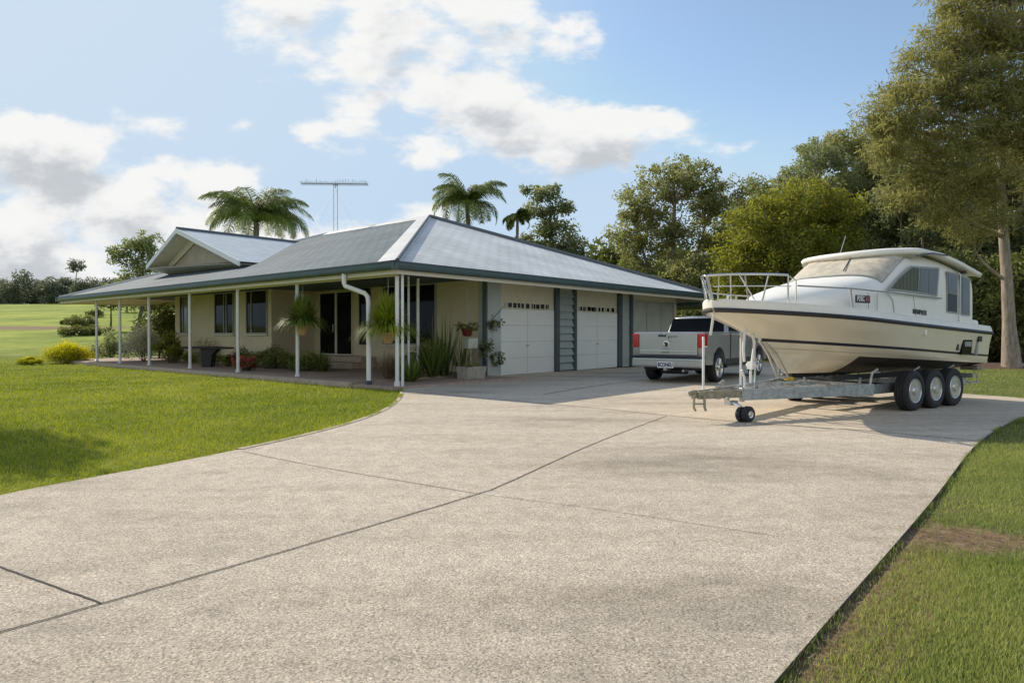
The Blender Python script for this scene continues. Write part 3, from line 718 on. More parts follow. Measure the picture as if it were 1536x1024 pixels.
for t in np.linspace(0, 1, 9):
    u = q0[0]+(q1[0]-q0[0])*t; v = q0[1]+(q1[1]-q0[1])*t
    wd = 0.68
    pts.append([(u, v+wd*(1 if t < 0.97 else .8), on_left(u, v)+0.03), (u, v+wd-.02, on_left(u, v)+.05), (u, v+0.06, on_left(u, v)+0.055), (u+0.02, v-0.02, on_left(u, v)+0.06), (u+.12, v-.02, on_left(u, v)+.012)])
mb.grid(pts); mb.build('hip_cap', M_CAP, H, smooth=30)
mb = MB(); mb.tube([(U0+.04, V0-.02, ZE+.05), (UA, VA-.03, ZR+.06)], 0.05, 8); mb.tube([(UA, VA-.05, ZR+.03), (U1, V0, ZE+.05)], 0.075, 8)
mb.build('ridge_flashing', M_CAPDARK, H, smooth=60)
mb = MB(); mb.grid([[(UA-.32, v, ZR-.10), (UA-.02, v, ZR+.07), (UA+.02, v, ZR+.07), (UA+.32, v, ZR-.10)] for v in (VA-.1, VA+1.2, VB)])
mb.tube([(UA, VB, ZR+.02), (U0, V1, ZE+.03)], 0.06, 8); mb.build('ridge_cap', M_CAP, H)
# gutters with a fold line, on four sides
def gutter(a, b, out):
    a = Vector(a); b = Vector(b); o = Vector(out); prof = [(0, 0.0), (0.015, -0.155), (0.035, -0.185), (0.10, -0.19), (0.135, -0.16), (0.135, -0.11), (0.12, -0.10), (0.12, -0.02), (0.14, -0.015), (0.14, 0.012), (0.0, 0.012)]
    mb = MB(); mb.prism(prof, 0, 1, lambda p, t: tuple(a.lerp(b, t)+o*p[0]+Vector((0, 0, p[1]))))
    return mb.build('gutter', M_GUTTER, H, smooth=50)
e = 0.14
gutter((U0, V0-e, ZE+.01), (U0, V1+e, ZE+.01), (-1, 0, 0)); gutter((U0-e, V0, ZE+.008), (U1+e, V0, ZE+.008), (0, -1, 0))
gutter((U1, V0-e, ZE+.01), (U1, V1+e, ZE+.01), (1, 0, 0)); gutter((U0-e, V1, ZE+.008), (U1+e, V1, ZE+.008), (0, 1, 0))
mb = MB()
mb.box(U0+.002, U0+.03, V0+.03, V1-.03, ZE-.27, ZE-.035); mb.box(U0+.03, U1-.03, V0+.002, V0+.03, ZE-.268, ZE-.035)
mb.box(U1-.03, U1-.002, V0+.03, V1-.03, ZE-.27, ZE-.035); mb.box(U0+.03, U1-.03, V1-.03, V1-.002, ZE-.268, ZE-.035)
mb.build('fascia', M_TRIM, H)
# ceiling of veranda and eaves (rakes up toward the walls)
mb = MB(); zc = 2.72; k = 0.10
def zz(t): return zc+k*min(t, 4.4)
i0 = -0.26; i1 = 4.4
mb.add([(i0, i0, zz(0)), (i0, V1-.04, zz(0)), (i1, V1-i1-.26, zz(i1)), (i1, i1, zz(i1))], [(0, 1, 2, 3)])
mb.add([(i0, i0, zz(0)), (i1, i1, zz(i1)), (U1-i1-.26, i1, zz(i1)), (U1-.04, i0, zz(0))], [(0, 1, 2, 3)])
mb.add([(i0, V1-.04, zz(0)), (U1-.04, V1-.04, zz(0)), (U1-i1-.26, V1-i1-.26, zz(i1)), (i1, V1-i1-.26, zz(i1))], [(0, 1, 2, 3)])
mb.build('soffit', M_SOFFIT, H)
mb = MB(); mb.box(-.04, .04, 0, 23.3, 2.66, 2.72); mb.build('veranda_beam', M_TRIM, H, bevel=0.008)
# walls
W1, W2, WG, VR = 2.6, 4.4, 1.25, 10.2
mb = MB()
mb.box(W1, W1+.2, VR, 18.3, 0.1, 3.1); mb.box(W1+.2, W2, VR, VR+.2, 0.1, 3.2); mb.box(W2, W2+.2, WG+.22, 13.4, 0.0, 3.3)
mb.box(W1+.2, 13.0, 18.1, 18.3, 0.1, 3.1)
mb.build('wall', M_CREAM, H)
mb = MB(); mb.box(W2+.002, 16.8, WG, WG+.2, 0, 3.0); mb.box(16.6, 16.8, WG+.2, 18.1, 0, 3.0); mb.build('garage_wall', M_HEADER, H)
# veranda floor
mb = MB(); mb.box(-.35, W2+.1, 1.35, 24.2, -.05, 0.1); mb.box(-.35, W2-.05, -.25, 1.348, -.05, .05); mb.build('veranda_floor', M_PAVE, H, bevel=0.01)
mb = MB(); mb.box(-.47, -.352, 1.3, 24.3, -.05, 0.092); mb.build('veranda_edging', M_KERB, H, bevel=0.01)
mb = MB(); mb.box(3.3, W2-.002, 6.3, 10.15, 0.1, 0.30); mb.box(3.75, W2-.002, 6.4, 10.1, 0.302, 0.50); mb.build('step', M_KERB, H, bevel=0.015)

def window(v0, v1, z0, z1, u, splits=(), name='window', pane=M_GLASS, frame=M_FRAME, sill=True, axis='u', fw=0.05, panes=None):
    """framed glass set on a wall. axis 'u': wall faces -x at x=u, spans y; axis 'v': faces -y at y=u, spans x"""
    def bx(mb, a0, a1, z0, z1, d0, d1):
        if axis == 'u': mb.box(u-d1, u-d0, a0, a1, z0, z1)
        else: mb.box(a0, a1, u-d1, u-d0, z0, z1)
    mb = MB()
    bx(mb, v0, v0+fw, z0, z1, 0.002, .05); bx(mb, v1-fw, v1, z0, z1, 0.002, .05)
    bx(mb, v0+fw, v1-fw, z1-fw, z1, 0.002, .048); bx(mb, v0+fw, v1-fw, z0, z0+fw, 0.002, .048)
    for s in splits: bx(mb, s-fw*.5, s+fw*.5, z0+fw, z1-fw, 0.002, .045)
    fr = mb.build(name, frame, H, bevel=0.006)
    ed = [v0+fw] + [x for s in sorted(splits) for x in (s-fw*.5, s+fw*.5)] + [v1-fw]
    for i in range(0, len(ed), 2):
        mb = MB(); bx(mb, ed[i], ed[i+1], z0+fw, z1-fw, 0.004, .015)
        mb.build('pane', (panes[i//2] if panes else pane), fr)
    if sill:
        mb = MB(); bx(mb, v0-.06, v1+.06, z0-.06, z0-.002, 0.002, .11); mb.build('sill', M_TRIM, fr, bevel=0.006)
    return fr
window(12.95, 14.55, 1.28, 2.93, W1, (13.55, 13.75))
window(10.45, 12.0, 1.28, 2.93, W1, (11.6,))
window(16.95, 17.75, 1.28, 2.93, W1, (17.45,), panes=[M_GLASS2, M_GLASS])
window(7.73, 9.83, 0.50, 2.86, W2, (8.72, 8.78), name='sliding_door', frame=M_TRIM, sill=False)
window(6.72, 7.33, 0.9, 2.9, W2, (), sill=False, frame=M_BLACK)
w = window(3.34, 6.02, 0.92, 2.92, W2, (4.25, 5.15), frame=M_FRAME)
mb = MB(); mb.box(W2-.07, W2-.002, 3.2, 6.2, 2.925, 3.0); mb.build('lintel', M_WHITE, H)
window(13.0, 16.5, 1.0, 2.62, WG, (14.15, 15.35), axis='v', frame=M_FRAME, panes=[M_BLIND, M_BLIND, M_BLIND])
# handle on sliding door
mb = MB(); mb.box(W2-.09, W2-.05, 8.86, 8.90, 1.35, 1.65); mb.build('door_handle', M_FRAME, H, bevel=0.006)
# garage doors
def pane_strip(dd, mbk, mbl, a, b, z0, z1, y, seed):
    r = random.Random(seed); x = a
    while x < b:
        w = r.uniform(0.05, 0.24); g = r.uniform(0.02, 0.11)
        x1 = min(x+w, b)
        m = MB(); m.box(x, x1, y-.006, y-.001, z0+r.uniform(0, .015), z1-r.uniform(0, .015)); m.build('window_pane', mbk if w > 0.09 or r.random() < .5 else mbl, dd); x = x1+g
for (a, b, s0, s1) in ((4.97, 7.82, 5.25, 7.52), (9.06, 11.84, 9.25, 11.8)):
    mb = MB()
    for i in range(4):      # four hinged panels
        mb.box(a, b, WG-.035, WG-.002, .012+i*.515, .012+(i+1)*.515-.004)
    d = mb.build('garage_door', M_DOOR, H, bevel=0.008)
    mb = MB(); mb.box(a+.02, b-.02, WG-.03, WG-.002, 2.08, 2.32); mb.build('top_panel', M_HEADER, d)
    pane_strip(d, M_GLASS, M_FRAME, s0, s1, 2.10, 2.265, WG-.031, int(a*10))
    mb = MB(); mb.box((a+b)/2-.006, (a+b)/2+.006, WG-.037, WG-.0345, .03, 2.06); mb.build('centre_seam', M_FRAME, d)
    mb = MB(); mb.box((a+b)/2-.09, (a+b)/2+.09, WG-.06, WG-.036, .9, .93); mb.build('handle', M_FRAME, d, bevel=0.008)
def bar(name, a, b, y0, y1, z0, z1, m): mb = MB(); mb.box(a, b, y0, y1, z0, z1); return mb.build(name, m, H, bevel=0.008)
for a, b in ((7.83, 8.04), (8.9, 9.05), (11.86, 12.1), (12.75, 12.9)): bar('door_post', a, b, WG-.12, WG-.002, 0.01, 2.83, M_BLUE)
mb = MB()
mb.box(8.045, 8.895, WG-.02, WG-.003, .01, 2.8)
for i in range(11):
    z = .06+i*.25
    mb.add([(8.05, WG-.10, z), (8.89, WG-.10, z), (8.89, WG-.022, z+.2), (8.05, WG-.022, z+.2), (8.05, WG-.085, z-.012), (8.89, WG-.085, z-.012), (8.89, WG-.012, z+.19), (8.05, WG-.012, z+.19)],
           [(0, 1, 2, 3), (4, 7, 6, 5), (0, 4, 5, 1), (2, 6, 7, 3)])
mb.build('louvre_panel', M_LOUVRE, H)
mb = MB()
for i in range(9): mb.box(12.105, 12.745, WG-.03-.008*(i % 2), WG-.002, .02+i*.31, .02+i*.31+.30)
mb.build('cladding_panel', M_LOUVRE, H)
bar('pilaster', 4.36, 4.955, 1.08, 1.468, 0.0, 2.86, M_PILASTER); bar('corner_flashing', 4.30, 4.358, 1.10, 1.25, 0.0, 2.86, M_BLUE)
# gable over the veranda
GU = 1.5; ga = (15.5, 5.52); gl = (18.5, 4.22); gr = (10.4, 3.86)
mb = MB(); back = 8.2
def g3(p, u, dz=0.0, dv=0.0): return (u, p[0]+dv, p[1]+dz)
mb.add([g3(ga, GU), g3(gl, GU), g3(gl, back), g3(ga, back)], [(0, 1, 2, 3)]); mb.add([g3(ga, GU), g3(ga, back), g3(gr, back), g3(gr, GU)], [(0, 1, 2, 3)])
mb.add([g3(ga, GU, -.1), g3(gl, GU, -.1), g3(gl, back, -.1), g3(ga, back, -.1)], [(3, 2, 1, 0)], 1); mb.add([g3(ga, GU, -.1), g3(ga, back, -.1), g3(gr, back, -.1), g3(gr, GU, -.1)], [(3, 2, 1, 0)], 1)
gro = mb.build('gable_roof', [M_GABLE_ROOF, M_TRIM], H, fix=False)
mb = MB(); mb.tube([(GU-.02, ga[0], ga[1]+.03), (back, ga[0], ga[1]+.03)], .06, 8); mb.build('ridge_flashing', M_CAPDARK, gro)
mb = MB()   # barge boards
for p in (gl, gr):
    mb.add([g3(ga, GU-.03, .02), g3(p, GU-.03, .02), g3(p, GU-.03, -.17), g3(ga, GU-.03, -.17), g3(ga, GU+.02, .02), g3(p, GU+.02, .02), g3(p, GU+.02, -.17), g3(ga, GU+.02, -.17)],
           [(0, 1, 2, 3), (4, 7, 6, 5), (0, 4, 5, 1), (2, 6, 7, 3), (1, 5, 6, 2)])
mb.build('barge_board', M_WHITE, gro)
mb = MB(); GI = GU+.75     # recessed boarded infill
mb.add([(GI, ga[0], ga[1]-.45), (GI, gl[0]-.75, gl[1]-.02), (GI, gr[0]+1.0, gr[1]+.14), (GI+.06, ga[0], ga[1]-.45), (GI+.06, gl[0]-.75, gl[1]-.02), (GI+.06, gr[0]+1.0, gr[1]+.14)], [(0, 1, 2), (3, 5, 4), (0, 3, 4, 1), (1, 4, 5, 2), (0, 2, 5, 3)])
mb.build('gable_infill', M_GABLE, gro)
mb = MB()   # broad inner trim of the gable triangle
for (p, q) in (((ga[0], ga[1]-.1), (gl[0]-.05, gl[1]-.1)), ((ga[0], ga[1]-.1), (gr[0]+.1, gr[1]-.02))):
    mb.add([(GI-.05, p[0], p[1]), (GI-.05, q[0], q[1]), (GI-.05, q[0]+(.9 if q[0] < p[0] else -.75), q[1]+.03), (GI-.05, p[0], p[1]-.42)], [(0, 1, 2, 3)])
mb.build('inner_trim', M_TRIM, gro)
mb = MB()   # boxed soffit at its foot
mb.add([(GU, gl[0], gl[1]-.12), (GU, gr[0]+.1, gr[1]-.06), (GU+1.2, gr[0]+.3, gr[1]-.26), (GU+1.2, gl[0]-.3, gl[1]-.42), (GU+.9, gl[0]-.4, gl[1]+.02), (GU+.9, gr[0]+.6, gr[1]+.12)],
       [(0, 1, 2, 3), (0, 4, 5, 1), (3, 2, 5, 4)])
mb.build('gable_soffit', M_TRIM, gro, fix=True)
mb = MB(); mb.prism([(gl[0]-.5, 3.4), (gl[0]-.5, gl[1]-.1), (gr[0]+1.2, gr[1]+.02), (gr[0]+.2, 3.3)], GU+1.1, GU+1.2, lambda p, t: (t, p[0], p[1])); mb.build('gable_base', M_ROOF_L, gro)
# veranda posts
for v in (0.0, 4.29, 7.64, 10.97, 14.4, 17.27, 19.9):
    mb = MB(); mb.lathe([(.075, .1 if v else .005), (.075, .16), (.05, .17), (.05, 2.6), (.058, 2.66)], (0, v, 0), 'z', 14)
    mb.build('post', M_POST, H, smooth=40)
for (u, v, z0, r) in ((1.7, 1.56, .1, .03), (2.34, 1.9, .1, .04), (0.07, -0.11, 0, .035)):
    mb = MB(); mb.lathe([(r, z0), (r, 2.85)], (u, v, 0), 'z', 10); mb.build('slim_post', M_POST, H, smooth=40)
# downpipe
mb = MB(); mb.tube([(-.36, 1.6, 2.80), (-.36, 1.6, 2.56), (-.35, 1.57, 2.48), (-.24, 1.30, 2.38), (-.12, 1.08, 2.29), (-.08, 1.02, 2.20), (-.07, 1.0, 2.05), (-.07, 1.0, .12)], .058, 14)
dp = mb.build('downpipe', M_WHITE, H, smooth=50)
mb = MB(); mb.tube([(-.07, 1.0, .14), (-.07, 1.0, .06), (-.13, .94, .01), (-.2, .87, -.01)], [.085, .09, .085, .08], 12); mb.build('drain_shoe', M_BLUE, dp, smooth=50)
mb = MB(); mb.box(.9, 1.02, 1.7, 3.4, 2.74, 2.80); mb.build('soffit_vent', M_BLACK, H)  # long dark vent strip under the veranda ceiling
# carport at the far end of the garage
mb = MB(); mb.box(16.85, 21.5, .2, 5.0, 2.52, 2.66); cp = mb.build('carport_roof', M_GUTTER, H, bevel=.01)
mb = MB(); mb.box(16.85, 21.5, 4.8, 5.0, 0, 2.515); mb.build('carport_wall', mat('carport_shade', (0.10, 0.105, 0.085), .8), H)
for u in (17.6, 19.4, 21.4): mb = MB(); mb.box(u, u+.09, .3, .39, 0, 2.515); mb.build('carport_post', M_LOUVRE, H)
mb = MB(); mb.box(17.4, 19.0, 4.35, 4.75, .9, 1.0); mb.box(17.4, 19.0, 4.35, 4.75, 1.6, 1.68); mb.box(17.5, 17.9, 4.4, 4.7, 1.0, 1.35); mb.box(18.2, 18.7, 4.4, 4.7, 1.68, 2.0)
mb.build('storage_shelf', M_LOUVRE, H)

# ------------------------------------------------------------------ antenna
an = empty('antenna', hw(UA+.3, 14.9, 5.95), R(3), 'long spiny television antenna on a thin twin mast above the roof ridge', 'antenna')
mb = MB(); mb.tube([(-.09, 0, -.2), (-.09, 0, 2.45)], .014, 6); mb.tube([(.09, 0, -.2), (.09, 0, 2.45)], .014, 6)
for z in np.arange(.2, 2.4, .3): mb.tube([(-.09, 0, z), (.09, 0, z+.15)], .006, 4)
mb.tube([(0, 0, 2.3), (0, 0, 2.6)], .02, 6); mb.build('mast', M_GALV, an)
mb = MB(); mb.tube([(-1.62, 0, 2.5), (1.55, 0, 2.5)], .024, 6)
for x in np.arange(-1.6, 1.55, .1):
    h = random.uniform(.10, .24); mb.tube([(x, -.35, 2.5), (x, .35, 2.5)], .009, 4); mb.tube([(x, 0, 2.40), (x+random.uniform(-.03, .03), 0, 2.5+h)], .011, 4)
mb.box(-.12, .12, -.05, .05, 2.43, 2.49); mb.build('boom', M_GALV, an)
mb = MB()
for x, y in ((-1.2, .4), (-1.0, -1.5), (1.1, .5)): mb.tube([(0, 0, 2.2), (x, y, .0)], .0018, 4)
mb.build('guy_wire', M_GALV, an)

# ------------------------------------------------------------------ boat and trailer, local x = bow to stern, y = -port (near side is -y)
BOAT_LOC = (3.0, 10.1, 0.0); BOAT_RZ = R(34)
boat = empty('boat', BOAT_LOC, BOAT_RZ, 'cream cabin cruiser with dusty windscreen resting on the long trailer', 'boat')
LB = 6.62
def lvl(s0, W, Ws, zb, zs, Lt, p, n=40):
    """one hull line from stem to stern -> list of (s, w, z)"""
    out = []
    for i in range(n+1):
        t = (i/n)**1.7; s = s0+(LB-s0)*t
        r = min((s-s0)/Lt, 1.0); w = W*math.sin(r*math.pi/2)**p
        w *= 1-(1-Ws/W)*max(0, (s-3.5)/(LB-3.5))**2
        out.append((s, w, zb+(zs-zb)*((s)/LB)**0.85))
    return out
LV = [lvl(0.0, 1.21, 1.18, 1.79, 1.41, 2.5, .62), lvl(0.02, 1.235, 1.20, 1.69, 1.335, 2.5, .62), lvl(0.07, 1.225, 1.19, 1.625, 1.275, 2.55, .64),
      lvl(0.55, 1.17, 1.15, 1.475, 1.10, 2.9, .72), lvl(1.06, 1.12, 1.13, 1.315, .895, 3.1, .80), lvl(1.13, 1.11, 1.125, 1.265, .86, 3.1, .82),
      lvl(1.32, 1.08, 1.11, 1.16, .775, 3.3, .9), lvl(1.40, 1.05, 1.085, 1.10, .735, 3.4, .95), lvl(1.80, .0, .0001, .66, .53, 3, 1) if False else None]
LV = LV[:8]
keel = []
for i in range(41):
    t = (i/40)**1.7; s = 1.82+(LB-1.82)*t; keel.append((s, 0.0, .64-.10*t))
def bp(p, side=1): return (p[0], -p[1]*side, p[2])
def hull_strip(name, a, b, m, off=0.0, mids=None, both=True, bow=True):
    mb = MB()
    for side in (1, -1):
        rows = [a] + (mids or []) + [b]
        G = []
        for row in rows: G.append([(p[0]-(off*.6 if p[1] < .3 else 0), -(p[1]+off)*side if (p[1] > 1e-6 or off) else 0.0, p[2]) for p in row])
        mb.grid(G, flip=(side == 1))
    return mb
mb = hull_strip('gunwale', LV[0], LV[1], None); mb.build('gunwale', M_BOATWHITE, boat, smooth=50)
mb = MB()
for side in (1, -1): mb.grid([[bp(p, side) for p in LV[j]] for j in range(1, 8)], flip=(side == 1))
# bottom: chine to keel with a little hollow
for side in (1, -1):
    G = []
    for f in (0, .12, .3, .55, .8, 1):
        row = []
        for c, kk in zip(LV[7], keel):
            h = f + .10*math.sin(math.pi*f)
            row.append((c[0]+(kk[0]-c[0])*f, -side*(c[1]*(1-f)), c[2]+(kk[2]-c[2])*min(h, 1)))
        G.append(row)
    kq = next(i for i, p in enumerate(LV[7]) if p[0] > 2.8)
    mb.grid([r[:kq+1] for r in G], flip=(side == 1)); mb.grid([r[kq:] for r in G], 1, flip=(side == 1))  # aft part of the bottom carries the painted shade
# transom
tr = [bp(LV[j][-1], 1) for j in range(0, 8)] + [bp(keel[-1])] + [bp(LV[j][-1], -1) for j in range(7, -1, -1)]
mb.add(tr, [tuple(range(len(tr)))])
hull = mb.build('hull', [M_HULL, M_HULLSHADE], boat, smooth=35)
mb = hull_strip('x', LV[1], LV[2], None, .012, [[(p[0], p[1]+.018, (p[2]+q[2])/2) for p, q in zip(LV[1], LV[2])]]); mb.build('rub_rail', M_BLKRUB, boat, smooth=60)
mb = hull_strip('x', LV[4], LV[5], None, .004); mb.build('boot_stripe', M_NAVY, boat, smooth=60)
mb = hull_strip('x', LV[6], LV[7], None, .016); mb.build('chine_strake', M_HULL, boat, smooth=60)
# deck
mb = MB(); G = []
for p in LV[0]: G.append([(p[0], -p[1]*t, p[2]+.012*(1-abs(t))-.0) for t in np.linspace(-1, 1, 9)])
mb.grid(G); deck = mb.build('deck', M_BOATWHITE, boat, smooth=60)
mb = MB()
for side in (1, -1): mb.tube([(p[0], -side*(p[1]-.03), p[2]+.012) for p in LV[0][2:]], .022, 6)
mb.build('toe_rail', M_BOATWHITE, boat, smooth=60)
# cabin
SEC = [(.85, .30, 1.80, 2.6), (1.15, .52, 1.88, 2.8), (1.5, .69, 1.985, 3.0), (1.95, .83, 2.09, 3.2), (2.4, .92, 2.18, 3.6), (2.75, .97, 2.24, 4.2), (2.92, .985, 2.275, 4.6),
       (3.2, 1.0, 2.42, 5.2), (3.5, 1.0, 2.585, 6), (3.75, 1.0, 2.69, 6.5), (3.95, 1.0, 2.73, 7), (4.4, 1.0, 2.73, 8), (5.2, 1.0, 2.66, 8), (6.0, 1.0, 2.52, 8), (6.25, 1.0, 2.47, 8)]
SS = np.array([x[0] for x in SEC])
def sec(s): return [np.interp(s, SS, [x[i] for x in SEC]) for i in (1, 2, 3)]
def deckz(s): return 1.79+(1.41-1.79)*(max(s, 0)/LB)**.85
def cab(s, phi, off=0.0):
    hwid, zt, n = sec(s); zb = deckz(s)-.03
    c, sn = math.cos(phi), math.sin(phi)
    w = hwid*math.copysign(abs(c)**(2/n), c); hgt = (zt-zb)*abs(sn)**(2/n) if sn > 0 else 0
    bul = .26*max(0, min(1, (4.6-s)/1.6))
    f = w/hwid
    return (s+bul*f*f, -w, zb+hgt)
phis = np.linspace(0, math.pi, 41)
ph = [math.pi/2 - math.copysign(abs(x)**1.0, x)*math.pi/2 for x in np.linspace(1, -1, 49)]
mb = MB(); stat = np.unique(np.concatenate([np.linspace(.85, 4.2, 40), np.linspace(4.2, 6.25, 10)]))
mb.grid([[cab(s, p) for p in ph] for s in stat])
mb.add([cab(6.25, p) for p in ph], [tuple(range(len(ph)))]); mb.add([cab(.85, p) for p in ph], [tuple(range(len(ph)))])
cabin = mb.build('cabin', M_BOATWHITE, boat, smooth=35)
# windscreen: the raked front of the cabin, dusty
def front_patch(s0, s1, wmax, off, ns=12, nw=24):
    G = []
    for s in np.linspace(s0, s1, ns):
        row = []
        for t in np.linspace(-1, 1, nw):
            hwid, zt, n = sec(s); wlim = wmax*(1-.0*s)
            c = (t*wlim/hwid); c = max(-.999, min(.999, c))
            phi = math.acos(math.copysign(abs(c)**(n/2), c))
            p = cab(s, phi); row.append((p[0]-off*.5, p[1], p[2]+off))
        G.append(row)
    return G
mb = MB(); mb.grid(front_patch(2.95, 3.78, .88, .014)); mb.build('windscreen', M_DUST, boat, smooth=60)
mb = MB(); ed = front_patch(2.93, 3.8, .9, .014)
mb.tube([*[tuple(p) for p in ed[0]]], .014, 6); mb.tube([r[0] for r in ed], .014, 6); mb.tube([r[-1] for r in ed], .014, 6); mb.build('screen_seal', M_FRAME, boat, smooth=60)
mb = MB(); p0 = Vector(front_patch(3.0, 3.7, .5, .03)[1][18]); p1 = Vector(front_patch(3.0, 3.7, .3, .03)[10][16]); mb.tube([p0, p1], .009, 5); mb.build('wiper', M_BLACK, boat)
# roof
def roofz(s): return np.interp(s, [3.4, 3.7, 4.2, 4.8, 5.5, 6.5], [2.71, 2.77, 2.835, 2.81, 2.71, 2.515])
G = []; 
for i in range(19):
    row = []
    for t in np.linspace(-1, 1, 21):
        w = 1.10*t; sf = 3.48+.5*abs(t)**2.2; s = sf+(6.42-sf)*i/18
        z = roofz(s)-.075*abs(t)**2.5 - .02*(abs(t) > .97)
        row.append((s, -w, z))
    G.append(row)
mb = MB(); mb.grid(G)
rf = mb.build('cabin_roof', M_BOATWHITE, boat, smooth=50)
so_ = rf.modifiers.new('solid', 'SOLIDIFY'); so_.thickness = .085; so_.offset = -1
mb = MB(); mb.grid([[(p[0]+.02, p[1], p[2]-.08) for p in G[0]], [(p[0]+.06, p[1]*.97, p[2]-.13) for p in G[0]]]); mb.build('visor', M_DUST, boat, smooth=50)
mb = MB(); mb.add([(3.92, -1.075, 2.63), (4.4, -1.125, 2.70), (4.95, -1.125, 2.69), (4.95, -1.125, 2.665), (4.4, -1.125, 2.672), (3.96, -1.075, 2.60)], [(0, 1, 2, 3, 4, 5)]); mb.build('roof_trim', M_BLUE, boat)
# side windows (both sides)
def side_poly(name, pts, m, parent, w=1.0, off=.012, side=1, thick=.012):
    mb = MB(); mb.prism(pts, w+.003, w+off, lambda p, t: (p[0], -t*side, p[1])); return mb.build(name, m, parent, fix=True)
for side in (1, -1):
    fr = side_poly('side_window', [(3.10, 2.015), (3.46, 2.24), (3.86, 2.45), (4.90, 2.475), (4.83, 1.96)], M_FRAME, boat, off=.012, side=side)
    side_poly('pane', [(3.22, 2.045), (3.52, 2.235), (3.90, 2.42), (4.14, 2.425), (4.12, 2.02)], M_CURTAIN, fr, off=.018, side=side)
    side_poly('pane', [(4.19, 2.425), (4.47, 2.435), (4.45, 2.005), (4.17, 2.015)], M_BOATGLASS, fr, off=.018, side=side)
    side_poly('pane', [(4.50, 2.435), (4.84, 2.445), (4.78, 1.99), (4.48, 2.0)], M_BOATGLASS, fr, off=.018, side=side)
    fr = side_poly('aft_window', [(5.18, 2.43), (5.60, 2.40), (5.61, 1.66), (5.19, 1.68)], M_FRAME, boat, off=.012, side=side)
    side_poly('pane', [(5.21, 2.40), (5.57, 2.375), (5.58, 2.03), (5.22, 2.05)], M_BOATGLASS, fr, off=.018, side=side)
    side_poly('pane', [(5.22, 2.03), (5.58, 2.01), (5.58, 1.69), (5.22, 1.71)], M_CARGLASS, fr, off=.018, side=side)
    fr = side_poly('aft_window', [(5.74, 2.38), (6.12, 2.33), (6.13, 1.63), (5.75, 1.64)], M_FRAME, boat, off=.012, side=side)
    side_poly('pane', [(5.78, 2.35), (6.08, 2.31), (6.09, 1.66), (5.79, 1.67)], M_BOATGLASS, fr, off=.018, side=side)
mb = MB(); mb.box(5.655, 5.675, -1.03, -1.0, 1.5, 2.42); mb.build('door_jamb', M_CHROME, boat)
mb = MB(); mb.lathe([(.0, 0), (.05, .005), (.05, .05), (.02, .06)], (5.72, -1.06, 2.40), 'z', 12); mb.build('deck_light', M_BLACK, boat)
# cabin side seams
for pts in ([(2.62, 1.95), (2.64, 1.64)], [(2.85, 1.95), (2.85, 1.62)], [(3.12, 1.97), (3.3, 1.85), (3.36, 1.6)], [(3.98, 1.95), (4.02, 1.8), (4.06, 1.58)]):
    mb = MB(); mb.tube([(s, -(np.interp(s, SS, [x[1] for x in SEC])+.0), z) for s, z in pts], .006, 4); mb.build('panel_seam', M_FRAME, boat)
mb = MB(); mb.box(6.26, 6.55, -1.0, 1.0, 1.42, 1.56); mb.build('aft_locker', M_BOATWHITE, boat, bevel=.05, segs=3)
# grab line along the cabin and rails at the bow
def rail_pt(s, z, inset=.05, side=1):
    a = np.interp(s, [p[0] for p in LV[0]], [p[1] for p in LV[0]]); return (s, -(a-inset)*side, z)
bow_s = [0.0, .02, .06, .12, .22, .38, .58, .80]
mb = MB()
near = [rail_pt(s, 2.165+.01*math.sin(s*4), .03, 1) for s in bow_s]; far = [rail_pt(s, 2.165, .03, -1) for s in bow_s]
tip = [(-.13, .0, 2.13), ]
shift = lambda p, k: (p[0]-k*max(0, 1-p[0]/.5), p[1], p[2])
top = [shift(p, .13) for p in far[::-1][:-1]] + [(-.14, .0, 2.15)] + [shift(p, .13) for p in near[1:]]
mb.tube(top, .017, 8)
for side in (1, -1):
    base = [rail_pt(s, deckz(s)+.02, .07, side) for s in (.02, .05, .16, .34, .5, .84)]
    tops = [shift(rail_pt(s, 2.165, .03, side), .13) for s in (.01, .08, .17, .30, .55, .80)]
    for b_, t_ in zip(base, tops): mb.tube([b_, t_], .012, 6)
    mb.tube([shift(rail_pt(s, 2.165, .03, side), .13) for s in (.25,)]+[rail_pt(.42, deckz(.4)+.02, .07, side)], .011, 6)
    mb.tube([rail_pt(.80, 2.165, .03, side), rail_pt(.92, 2.08, .04, side), rail_pt(.94, deckz(.94), .07, side)], .012, 6)
    mb.tube([shift(rail_pt(s, 2.00, .04, side), .08) for s in (.03, .12, .3, .55, .85)], .009, 6)
mb.build('bow_rail', M_CHROME, boat, smooth=60)
mb = MB()
for side in (1, -1):
    mb.tube([(s, -side*w, z) for s, w, z in ((.85, .86, 2.0), (1.3, .99, 1.99), (1.95, 1.09, 1.985), (2.6, 1.065, 1.975), (3.1, 1.05, 1.97), (3.9, 1.045, 1.95), (4.9, 1.04, 1.925))], .013, 6)
    mb.tube([rail_pt(1.95, deckz(1.95), .09, side), rail_pt(1.93, 1.985, .11, side)], .016, 6)
    mb.lathe([(.04, 0), (.04, .03), (.016, .04)], rail_pt(1.95, deckz(1.95)+.005, .09, side), 'z', 10)
mb.build('grab_rail', M_FRAME, boat, smooth=60)
mb = MB(); mb.tube([(.3, -.05, 1.8), (.3, -.05, 1.87), (.36, -.05, 1.89)], .02, 6); mb.box(.24, .42, -.10, 0, 1.79, 1.81); mb.build('bow_cleat', M_CHROME, boat)
